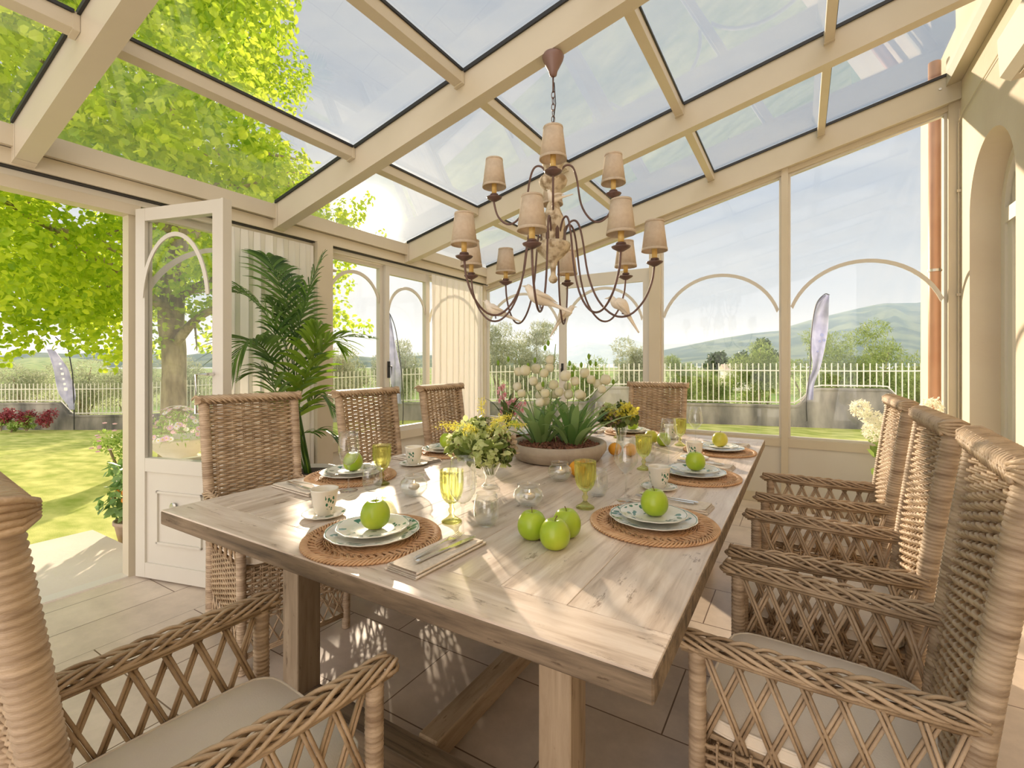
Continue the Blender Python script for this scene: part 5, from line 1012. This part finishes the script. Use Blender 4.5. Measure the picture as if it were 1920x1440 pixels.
# bouquets
def petals(c, r, n, size, seed, shape='broad'):
    rg = np.random.default_rng(seed); d = rg.normal(0, 1, (n, 3)); d /= np.linalg.norm(d, axis=1)[:, None]; return leaf_cloud(np.array(c) + d * r * rg.uniform(.8, 1.05, n)[:, None], d, size, seed + 1, .5, shape)
HYG = leafmat('hydrangea_green', (.38, .46, .14), (.74, .78, .46), .4); HYB = leafmat('hydrangea_faded', (.30, .20, .14), (.68, .56, .40), .35); FERN = leafmat('gold_spray', (.55, .52, .06), (.85, .78, .16), .4); DKG = leafmat('dark_leaf', (.05, .08, .02), (.18, .24, .05), .3)
def bouquet(name, loc, c0, Rb, label, seed, mats, spray=True, cone=True):
    root = empty(name, loc, 0, label, 'bouquet'); rg = np.random.default_rng(seed); H0 = c0[2]
    v_ = MB().lathe([(0, .004), (.030, .004), (.034, .0), (.036, .004), (.020, .02), (.018, .04), (.042, H0 - Rb * .45), (.041, H0 - Rb * .45), (.016, .04), (0, .03)] if cone else [(0, 0), (.030, 0), (.036, .01), (.036, H0 - Rb * .5), (.034, H0 - Rb * .5), (.034, .012), (0, .01)], k=28).build('vase', WGLASS, root, True)
    m = MB()
    for k in range(9): a = k * .7; m.tube([(.012 * math.cos(a), .012 * math.sin(a), .05), (c0[0] * .6 + .03 * math.cos(a), c0[1] * .6 + .03 * math.sin(a), H0 - Rb * .3)], .0022, 5)
    m.build('stems', STG, root, True)
    for k in range(13):
        d = rg.normal(0, 1, 3); d /= np.linalg.norm(d); d[2] = abs(d[2]) * .9 - .25; c = np.array(c0) + d * Rb * .62; V, F, rn = petals(c, Rb * .36, 120, Rb * .15, seed * 50 + k); MB().add(V, F, rn).build('bloom', mats[k % len(mats)], root)
    m = MB()
    P = []; 
    for k in range(90): d = rg.normal(0, 1, 3); d /= np.linalg.norm(d); d[2] = -abs(d[2]) * .6 + .15; P.append(np.array(c0) + d * Rb * .85)
    V, F, rn = leaf_cloud(np.array(P), np.array(P) - np.array(c0) * .9, Rb * .30, seed, .5); m.add(V, F, rn).build('foliage', DKG, root)
    if spray:
        for k in range(7):
            a = k * 0.9 + .4; m = MB(); b_ = np.array(c0); e_ = b_ + np.array([math.cos(a) * Rb * 1.15, math.sin(a) * Rb * 1.15, Rb * rg.uniform(.3, 1.15)]); pth = bez([b_, (b_ + e_) / 2 + (0, 0, .03), e_], 14); m.tube(pth, .0015, 4, rnd=.5)
            V, F, rn = leaf_cloud(np.repeat(pth[5:], 16, 0) + rg.normal(0, .008, (len(pth[5:]) * 16, 3)), np.tile([0, 0, 1.], (len(pth[5:]) * 16, 1)), .014, seed + k, .9, 'narrow'); m.add(V, F, rn); m.build('spray', FERN, root)
    return root
bouquet('hydrangea_bouquet', (-1.073, 1.60, TZ + .0003), (-.055, .02, .165), .150, 'loose hydrangea bouquet with yellow sprays in a clear vase left of the oval planter', 3, [HYG, HYG, HYB, DKG, HYG])
bouquet('small_bouquet', (-.895, 2.70, TZ + .0003), (-.02, .02, .195), .125, 'small bouquet of brown and lime flowers behind the right end of the planter', 5, [DKG, HYB, HYG, FERN], spray=False)
# pink orchid
oc = empty('orchid', (-1.56, 2.52, TZ + .0003), 0, 'pink cymbidium orchid spikes with dark leaves behind the planter', 'flower')
MB().lathe([(0, 0), (.045, 0), (.060, .09), (.064, .10), (.058, .10), (.054, .088), (0, .085)], k=28).build('pot', WHITE, oc, True)
PINK = surf('orchid_petal', (.80, .26, .36), (.94, .70, .68), rough=.5, scale=40, trans=.35); m = MB(); rg = np.random.default_rng(2)
for k in range(14): strap(m, (0, 0, .09), k * 2.4, rg.uniform(.07, .16), rg.uniform(.12, .22), .010, rg.uniform(0, .5), droop=rg.uniform(.3, .9))
m.build('leaves', DKG, oc, True)
for (dx, dy, dz, n_) in [(-.045, -.01, .36, 9), (.02, .02, .27, 7), (.075, .05, .25, 7)]:
    sp = bez([(0, 0, .08), (dx * .5, dy * .5, dz * .6), (dx, dy, dz)], 16); MB().tube(sp, .0022, 5).build('stem', STG, oc, True)
    for k in range(n_):
        q = sp[len(sp) - 1 - int(k * 1.15)]; a0 = k * 2.1; c = q + np.array([.020 * math.cos(a0), .020 * math.sin(a0), 0]); m = MB(); dr = np.array([math.cos(a0), math.sin(a0), .1])
        e1 = np.cross(dr, [0, 0, 1.]); e1 /= np.linalg.norm(e1); e2 = np.cross(e1, dr)
        for w_ in range(5):
            t = w_ * 2 * math.pi / 5 + math.pi / 2; d1 = e1 * math.cos(t) + e2 * math.sin(t); d2 = -e1 * math.sin(t) + e2 * math.cos(t)
            m.add([c, c + d1 * .012 + d2 * .008 + dr * .002, c + d1 * .026 + dr * .004, c + d1 * .012 - d2 * .008 + dr * .002], [(0, 1, 2, 3)])
        m.lathe([(0, -.005), (.006, 0), (.003, .008)], tuple(c + dr * .006), 8); m.build('flower', PINK, oc)
# white hydrangeas in a tall vase behind the right hand chairs
hw_ = empty('white_hydrangeas', (.62, 4.35, 0), 0, 'white hydrangea heads in a tall floor vase behind the right hand chairs', 'flower')
MB().lathe([(0, 0), (.11, 0), (.12, .03), (.09, .3), (.12, .55), (.10, .60), (.085, .60), (.10, .54), (.07, .3), (0, .05)], k=36).build('vase', WHITE, hw_, True)
WHP = leafmat('white_floret', (.80, .80, .66), (.93, .92, .84), .35)
for k, (u, v, t_, r_) in enumerate([(1613, 765, 3.55, .062), (1640, 788, 3.5, .066), (1640, 808, 3.45, .07), (1690, 770, 3.5, .06), (1748, 762, 3.6, .062), (1672, 752, 3.6, .04), (1665, 790, 3.6, .05)]):
    c = pix(u, v, t_) - np.array([.62, 4.35, 0]); V, F, rn = petals(c, r_, 420, .022, 300 + k, 'diamond'); MB().add(V, F, rn).build('flower_head', WHP, hw_); MB().tube(bez([(0, 0, .5), c * (.5, .5, 1) - (0, 0, .12), c - (0, 0, .02)], 12), .004, 5).build('stem', STG, hw_, True)
V, F, rn = leaf_cloud(np.array([[.16 * math.cos(a), .16 * math.sin(a), .62 + .10 * math.sin(3 * a)] for a in np.linspace(0, 6.2, 26)]), np.tile([0, 0, 1.], (26, 1)), .09, 9); MB().add(V, F, rn).build('leaves', LOWG, hw_)

# ------------------------------------------------------------------ potted palm
pp = (-2.98, 2.13); pm = empty('potted_palm', (pp[0], pp[1], 0), 0, 'tall potted palm with arching fronds in front of the curtain by the door', 'potted plant')
MB().lathe([(0, 0), (.13, 0), (.14, .02), (.185, .48), (.20, .50), (.20, .53), (.185, .53), (.175, .50), (0, .49)], k=40).build('pot', surf('pot_white', (.70, .68, .62), rough=.5), pm, True)
MB().lathe([(0, .505), (.178, .505)], k=30).build('soil', surf('pot_soil', (.05, .035, .025), rough=1, scale=40, bump=.5), pm, True)
def frond(path, n, ll, mat, seed, droop=.35, w_=.0105, start=.25):
    m = MB(); p = bez(path, 40); N_ = len(p); m.tube(p, np.linspace(.0055, .0015, N_), 6, rnd=.4); rg = np.random.default_rng(seed); t = np.gradient(p, axis=0); t /= np.linalg.norm(t, axis=1)[:, None]
    for k in range(n):
        f = start + (1 - start) * (k / (n - 1)); i = min(N_ - 1, int(f * (N_ - 1))); L_ = ll * (math.sin(math.pi * min(1, .18 + .80 * (f - start) / (1 - start))) ** .6 + .08); c = p[i]; tt = t[i]; sd = np.cross(tt, [0, 0, 1.]); sd /= np.linalg.norm(sd) + 1e-9; up = np.cross(sd, tt)
        for s in (-1, 1):
            d = sd * s * .80 + tt * (.55 + .35 * f) + up * rg.uniform(.05, .28); d /= np.linalg.norm(d); q = np.linspace(0, 1, 6); P_ = c + d * (L_ * q)[:, None] + np.array([0, 0, -1.]) * (droop * L_ * q ** 2.2)[:, None]
            wv = np.cross(d, up); wv /= np.linalg.norm(wv) + 1e-9; ww = w_ * np.sin(math.pi * np.clip(q * .86 + .12, 0, 1)) ** .8
            V = np.stack([P_ - wv * ww[:, None], P_ + up * (-.25 * ww)[:, None], P_ + wv * ww[:, None]], 1).reshape(-1, 3); i_ = np.arange(5)[:, None]; j_ = np.arange(2)[None]
            m.add(V, np.stack([i_ * 3 + j_, i_ * 3 + j_ + 1, (i_ + 1) * 3 + j_ + 1, (i_ + 1) * 3 + j_], -1).reshape(-1, 4), rg.uniform(0, 1))
    return m.build('frond', mat, pm, True)
pb = np.array([pp[0], pp[1], 0]); tp = -pp[0] * SY + pp[1] * CY
def fr(pts, n, ll, mat, seed, **k):
    P_ = [np.array([.02 * math.cos(seed), .02 * math.sin(seed), .5])] + [pix(u, v, tp + dt) - pb for u, v, dt in pts]; frond(P_, n, ll, mat, seed, **k)
fr([(550, 700, 0), (545, 600, 0), (520, 520, .05), (500, 480, .1)], 26, .34, PALM, 1, start=.42)
fr([(552, 700, 0), (560, 620, 0), (580, 540, .05), (606, 478, .1)], 26, .30, PALM, 2, start=.42)
fr([(540, 720, -.1), (510, 610, -.2), (470, 560, -.25), (435, 545, -.3)], 24, .34, PALM, 3, start=.4)
fr([(535, 740, -.1), (500, 660, -.25), (465, 640, -.4), (425, 700, -.5)], 24, .30, PALM, 4, start=.4)
fr([(560, 740, .1), (590, 670, .15), (630, 635, .2), (690, 632, .2)], 24, .27, PALM, 5, start=.45, droop=.2)
fr([(556, 760, 0), (585, 700, 0), (615, 640, 0), (640, 650, 0)], 22, .30, PALMY, 6, start=.3, w_=.017)
fr([(548, 760, -.05), (540, 680, -.1), (530, 610, -.1), (515, 570, -.1)], 22, .36, PALM, 7, start=.3)
fr([(560, 780, 0), (575, 700, -.1), (590, 640, -.12), (597, 610, -.12)], 20, .30, PALMY, 8, start=.25, w_=.016)
fr([(565, 820, 0), (585, 810, .02), (610, 808, .05), (640, 832, .08)], 18, .16, PALM, 9, start=.35)
fr([(545, 800, -.1), (520, 740, -.2), (500, 700, -.25), (470, 700, -.3)], 20, .26, PALM, 10, start=.3)
fr([(556, 700, .15), (560, 600, .25), (545, 530, .3), (530, 490, .3)], 24, .30, PALM, 11, start=.4)
fr([(560, 790, .1), (580, 760, .1), (600, 740, .1), (625, 770, .1)], 18, .2, PALM, 12, start=.3)

# ------------------------------------------------------------------ plants on the terrace
k_ = (-4.46, 1.66); ku = empty('kumquat_tree', (k_[0], k_[1], -.165), 0, 'small orange kumquat bush in a brown pot outside the doorway', 'potted plant')
MB().lathe([(0, 0), (.09, 0), (.13, .20), (.14, .205), (.14, .23), (.125, .23), (.12, .20), (0, .19)], k=30).build('pot', TERRA, ku, True)
rg = np.random.default_rng(15); cs = [pix(u, v, 3.75 + rg.uniform(-.15, .15)) - np.array([*k_, -.165]) for u, v in [(232, 880), (238, 905), (225, 930), (240, 940), (245, 960), (215, 940), (255, 900), (265, 930), (250, 880), (270, 960)]]
P, Nn = clump_points(cs, [.10] * 10, [34] * 10, 3, 1); V, F, rn = leaf_cloud(P, Nn, .085, 4, shape='diamond'); MB().add(V, F, rn).build('foliage', leafmat('citrus_leaf', (.08, .18, .05), (.26, .40, .12), .3), ku)
MB().tube([(0, 0, .18), (.01, .01, .4), (0, .02, .62)], .012, 6).build('stem', BARK, ku)
KUM = surf('kumquat_skin', (.85, .26, .02), (.90, .36, .03), rough=.35)
for (u, v) in [(238, 870), (220, 923), (232, 924), (213, 935), (232, 938), (240, 937), (243, 905), (252, 925), (262, 945), (255, 890)]:
    c = pix(u, v, 3.62 + rg.uniform(-.03, .03)) - np.array([*k_, -.165]); m = MB(); m.lathe([(.017 * math.sin(t), -.021 * math.cos(t)) for t in np.linspace(0, math.pi, 12)], tuple(c), 12); m.build('fruit', KUM, ku, True)
ped = empty('stone_pedestal', (-4.2, 1.86, -.15), 0, 'low pale stone pedestal under the daisy bowl outside the door', 'pedestal')
MB().box((-.24, -.24, .60), (.24, .24, .66), bev=.006).build('slab', PAVE, ped); MB().box((-.19, -.19, 0), (.19, .19, .60)).build('block', TERRA, ped)
da = empty('daisy_bowl', (-4.2, 1.86, .512), 0, 'pale stone bowl overflowing with pink and white daisies outside the door', 'potted plant')
MB().lathe([(0, 0), (.11, 0), (.12, .02), (.11, .04), (.17, .10), (.24, .17), (.25, .185), (.235, .185), (.16, .11), (0, .08)], k=40, rib=lambda a, r, z: 1 + .03 * np.cos(18 * a) * (z < .15)).build('bowl', surf('pale_stone', (.74, .68, .58), (.80, .75, .66), rough=.8), da, True)
rg = np.random.default_rng(31); P = []; 
for k in range(900): d = rg.normal(0, 1, 3); d /= np.linalg.norm(d); d[2] = abs(d[2]); P.append(np.array([0, 0, .17]) + d * np.array([.27, .27, .27]) * rg.uniform(.6, .95))
P = np.array(P); V, F, rn = leaf_cloud(P, P, .035, 8, shape='narrow'); MB().add(V, F, rn).build('foliage', LOWG, da)
D1 = surf('daisy_petal', (.80, .48, .66), (.90, .72, .80), rough=.6, scale=6, trans=.3); D2 = surf('daisy_eye', (.80, .62, .10), rough=.8); DW = surf('white_petal', (.88, .84, .86), rough=.6, trans=.3)
for k in range(95):
    d = rg.normal(0, 1, 3); d /= np.linalg.norm(d); d[2] = abs(d[2]) * .95 + .02; c = np.array([0, 0, .17]) + d * .275; d /= np.linalg.norm(d); e1 = np.cross(d, [0, 0, 1.]); e1 /= np.linalg.norm(e1) + 1e-9; e2 = np.cross(e1, d); m = MB(); s_ = rg.uniform(.8, 1.2)
    for w_ in range(12):
        t = w_ * 2 * math.pi / 12; d1 = e1 * math.cos(t) + e2 * math.sin(t); d2 = -e1 * math.sin(t) + e2 * math.cos(t); m.add([c, c + d1 * .014 * s_ + d2 * .0042, c + d1 * .024 * s_, c + d1 * .014 * s_ - d2 * .0042], [(0, 1, 2, 3)])
    q = [c + (e1 * math.cos(t) + e2 * math.sin(t)) * .0055 + d * .002 for t in np.linspace(0, 2 * math.pi, 8, endpoint=False)]; m.add(q, [tuple(range(8))], mi=1); m.build('flower', [D1 if k % 3 else DW, D2], da)
# pink shrub pot farther along
p = pix(232, 800, 6.5); bush('flowering_shrub', (p[0], p[1], -.35), .34, .34, .85, 900, .05, LOWG, 'low shrub with pink flowers beyond the kumquat near the door frame', 'shrub', None, 120, 'diamond', 10)
sh = [o for o in bpy.data.objects if o.get('label', '').startswith('low shrub with pink')][0]; rg = np.random.default_rng(77)
for k in range(26):
    a = rg.uniform(0, 6.28); zz_ = rg.uniform(.45, .84); m = MB(); m.lathe([(0, .012), (.028, .004), (.022, -.008), (0, -.01)], (.33 * math.cos(a) * math.sin(zz_ * 3), .33 * math.sin(a) * math.sin(zz_ * 3), zz_), 7); m.build('flower', D1, sh)

# ------------------------------------------------------------------ chandelier
CH = np.array([-1.067, 2.16, 0]); zt_ = rz_(CH[0])
ch = empty('chandelier', (CH[0], CH[1], zt_), 0, 'rustic two tier chandelier with linen shades hanging from the middle roof beam', 'chandelier')
zo = -zt_
MB().lathe([(0, 0), (.050, 0), (.055, -.012), (.050, -.03), (.022, -.085), (.018, -.105), (.006, -.112), (0, -.112)], k=32).build('ceiling_cup', surf('mauve_plastic', (.22, .13, .11), rough=.4), ch, True)
MB().tube([(0, 0, -.11), (0, 0, -.19)], .0045, 8).build('rod', IRON, ch, True)
z_ = -.185; k = 0
while z_ > 2.29 + zo - .01:
    m = MB(); a = np.linspace(0, 2 * math.pi, 14, endpoint=False); x = .009 * np.cos(a); zz_ = .0195 * np.sin(a)
    pts = np.stack([x, 0 * x, z_ - .018 + zz_], 1) if k % 2 == 0 else np.stack([0 * x, x, z_ - .018 + zz_], 1); m.tube(pts, .0022, 6, closed=True); m.build('chain_link', IRON, ch, True); z_ -= .031; k += 1
MB().tube([(.004, .004, -.14), (.012, .004, -.25), (-.008, .005, -.38), (.006, .004, -.5), (0, 0, 2.30 + zo)], .0025, 6).build('cord', DARK, ch, True)
body = [(0, 2.300), (.050, 2.298), (.056, 2.29), (.046, 2.262), (.044, 2.235), (.066, 2.215), (.072, 2.20), (.066, 2.178), (.040, 2.155), (.022, 2.135), (.018, 2.11), (.022, 2.095), (.030, 2.080), (.038, 2.05), (.056, 2.01), (.064, 1.96), (.062, 1.915), (.058, 1.895), (.084, 1.885), (.088, 1.872), (.082, 1.85), (.060, 1.825), (.036, 1.805), (.018, 1.785), (.012, 1.74), (.013, 1.725), (.022, 1.712), (.023, 1.70), (.015, 1.688), (0, 1.682)]
MB().lathe([(r, z + zo) for r, z in body], k=36).build('turned_body', DISTRESS, ch, True)
for a in np.linspace(0, 2 * math.pi, 8, endpoint=False):
    m = MB(); c = np.array([.0625 * math.cos(a), .0625 * math.sin(a), 1.925 + zo]); tg = np.array([-math.sin(a), math.cos(a), 0]); nn_ = np.array([math.cos(a), math.sin(a), 0])
    m.prism([c - tg * .009 + (0, 0, -.03), c + tg * .009 + (0, 0, -.03), c + tg * .009 + (0, 0, .02), c + (0, 0, .036), c - tg * .009 + (0, 0, .02)], nn_ * .003); m.build('slot', IRON, ch)
def cdir(phi): # phi measured from the direction of the camera, clockwise to the right
    p = R(phi); return np.array([SY * math.cos(p) + CY * math.sin(p), -CY * math.cos(p) + SY * math.sin(p), 0])
def lamp(phi, prof, ztop_cup, s=1.0):
    d = cdir(phi); pts = [d * r + np.array([0, 0, z + zo]) for r, z in prof]; a = MB().tube(bez(pts, 46), .0052, 8).build('arm', IRON, ch, True); e_ = pts[-1]
    MB().lathe([(0, -.012), (.012, -.010), (.036, .004), (.040, .010), (.034, .010), (.012, .004), (.012, .016), (.022, .020), (.020, .026), (0, .026)], tuple(e_), 24).build('drip_pan', IRON, a, True)
    MB().tube([e_ + (0, 0, .024), e_ + (0, 0, .095)], .0125, 14).build('candle_sleeve', SLEEVE, a, True)
    m = MB(); rb, rt = .060 * s, .0425 * s; zb_, zt2 = .062, .204
    m.lathe([(rb, zb_), (rt, zt2), (rt - .0015, zt2), (rb - .0015, zb_)], tuple(e_), 36, closed=True); sh_ = m.build('lamp_shade', SHADE, a, True)
    m = MB(); m.lathe([(rb + .0012, zb_ - .001), (rb + .0002, zb_ + .011), (rb - .002, zb_ + .011), (rb - .002, zb_ - .001)], tuple(e_), 36, closed=True); mm_ = MB(); mm_.lathe([(rt + .0022, zt2 - .008), (rt + .0012, zt2 + .001), (rt - .002, zt2 + .001), (rt - .002, zt2 - .008)], tuple(e_), 36, closed=True); m.build('trim', SHADE, sh_, True); mm_.build('trim', SHADE, sh_, True)
    MB().lathe([(0, .095), (.007, .097), (.014, .115), (.011, .130), (0, .148)], tuple(e_), 12).build('bulb', WAX, a, True)
for phi in (-5, 86, 176, -96): lamp(phi, [(.03, 2.235), (.06, 2.275), (.095, 2.270), (.118, 2.21), (.140, 2.08), (.185, 2.005), (.235, 1.99), (.280, 2.03), (.300, 2.095), (.300, 2.118)], 2.12)
for k in range(8): lamp((-15, 30, 75, 120, 165, 210, 242, 300)[k], [(.055, 1.925), (.085, 1.985), (.120, 1.985), (.145, 1.91), (.175, 1.72), (.225, 1.59), (.300, 1.515), (.375, 1.515), (.440, 1.58), (.478, 1.67), (.490, 1.755)], 1.78)
# white dove figures
def bird(name, c, head, tail, label, s=1.0, up=.3):
    """c: body centre, head / tail: directions"""
    root = empty(name, tuple(c), 0, label, 'bird figurine', 'white dove figures on the chandelier'); h = Vector(head).normalized(); t = Vector(tail).normalized()
    spine = bez([np.array(h) * .066 * s + (0, 0, .030 * s), np.array(h) * .050 * s + (0, 0, .026 * s), np.array(h) * .032 * s + (0, 0, .010 * s), (0, 0, 0), np.array(t) * .040 * s, np.array(t) * .075 * s, np.array(t) * .16 * s], 48)
    q = np.linspace(0, 1, len(spine)); rr = np.interp(q, [0, .05, .14, .25, .36, .5, .66, .80, 1], [.002, .013, .016, .017, .028, .030, .019, .011, .004]) * s
    MB().tube(spine, rr, 18).build('body', BIRDM, root, True)
    hh = np.array(h); m = MB(); b_ = hh * .064 * s + np.array([0, 0, .030 * s]); m.tube([b_, b_ + hh * .020 * s + (0, 0, -.005 * s)], [.0055 * s, .0008], 8); m.build('beak', BIRDM, root, True)
    sd = np.cross(hh, [0, 0, 1.]); sd /= np.linalg.norm(sd)
    for g in (-1, 1):
        m = MB(); A = np.array(h) * .022 * s + sd * g * .026 * s + (0, 0, .010 * s); B = np.array(t) * .085 * s + sd * g * .012 * s + (0, 0, .012 * s); m.tube(bez([A, (A + B) / 2 + sd * g * .010 * s + (0, 0, .006 * s), B], 14), np.array([.004, .010, .014, .016, .017, .017, .016, .014, .012, .010, .008, .006, .005, .003, .002])[:15] * s, 8, flat=.6); m.build('wing', BIRDM, root, True)
        m = MB(); e_ = hh * .066 * s + np.array([0, 0, .034 * s]) + sd * g * .0105 * s - hh * .006; m.lathe([(0, -.0016), (.0018, 0), (0, .0016)], tuple(e_), 8); m.build('eye', DARK, root)
    m = MB(); m.tube([(0, 0, -.026 * s), (.002, 0, -.046 * s)], .002, 5); m.tube([(0.006, 0, -.026 * s), (.007, 0, -.046 * s)], .002, 5); m.build('foot', IRON, root)
    return root
def cam_dir(a, b, c): return (CY * a - SY * b, SY * a + CY * b, c)   # right, away, up
bird('dove_figure', CH + cdir(-15) * .338 + (0, 0, 1.564), cam_dir(-1, -.1, .35), cam_dir(1, .2, -.42), 'white carved dove high on the left, perched on a front chandelier arm', 1.0)
bird('dove_figure', CH + cdir(242) * .338 + (0, 0, 1.564), cam_dir(-1, .2, .40), cam_dir(1, .1, -.42), 'white carved dove perched farthest left on the chandelier', .95)
bird('dove_figure', CH + cdir(165) * .338 + (0, 0, 1.564), cam_dir(.9, -.3, .15), cam_dir(-.55, .1, -.95), 'white carved dove hanging lowest in the centre with its tail down', .95)
bird('dove_figure', CH + cdir(75) * .338 + (0, 0, 1.564), cam_dir(-.9, .3, .10), cam_dir(.55, .1, -.85), 'white carved dove perched on the right hand chandelier arm', 1.0)
bird('dove_figure', CH + np.array([0, 0, 2.098]) + np.array(cam_dir(.0, -.024, 0)), cam_dir(-1, -.3, .9), cam_dir(1, -.1, .25), 'white carved bird with curled head on the chandelier shaft', .62)
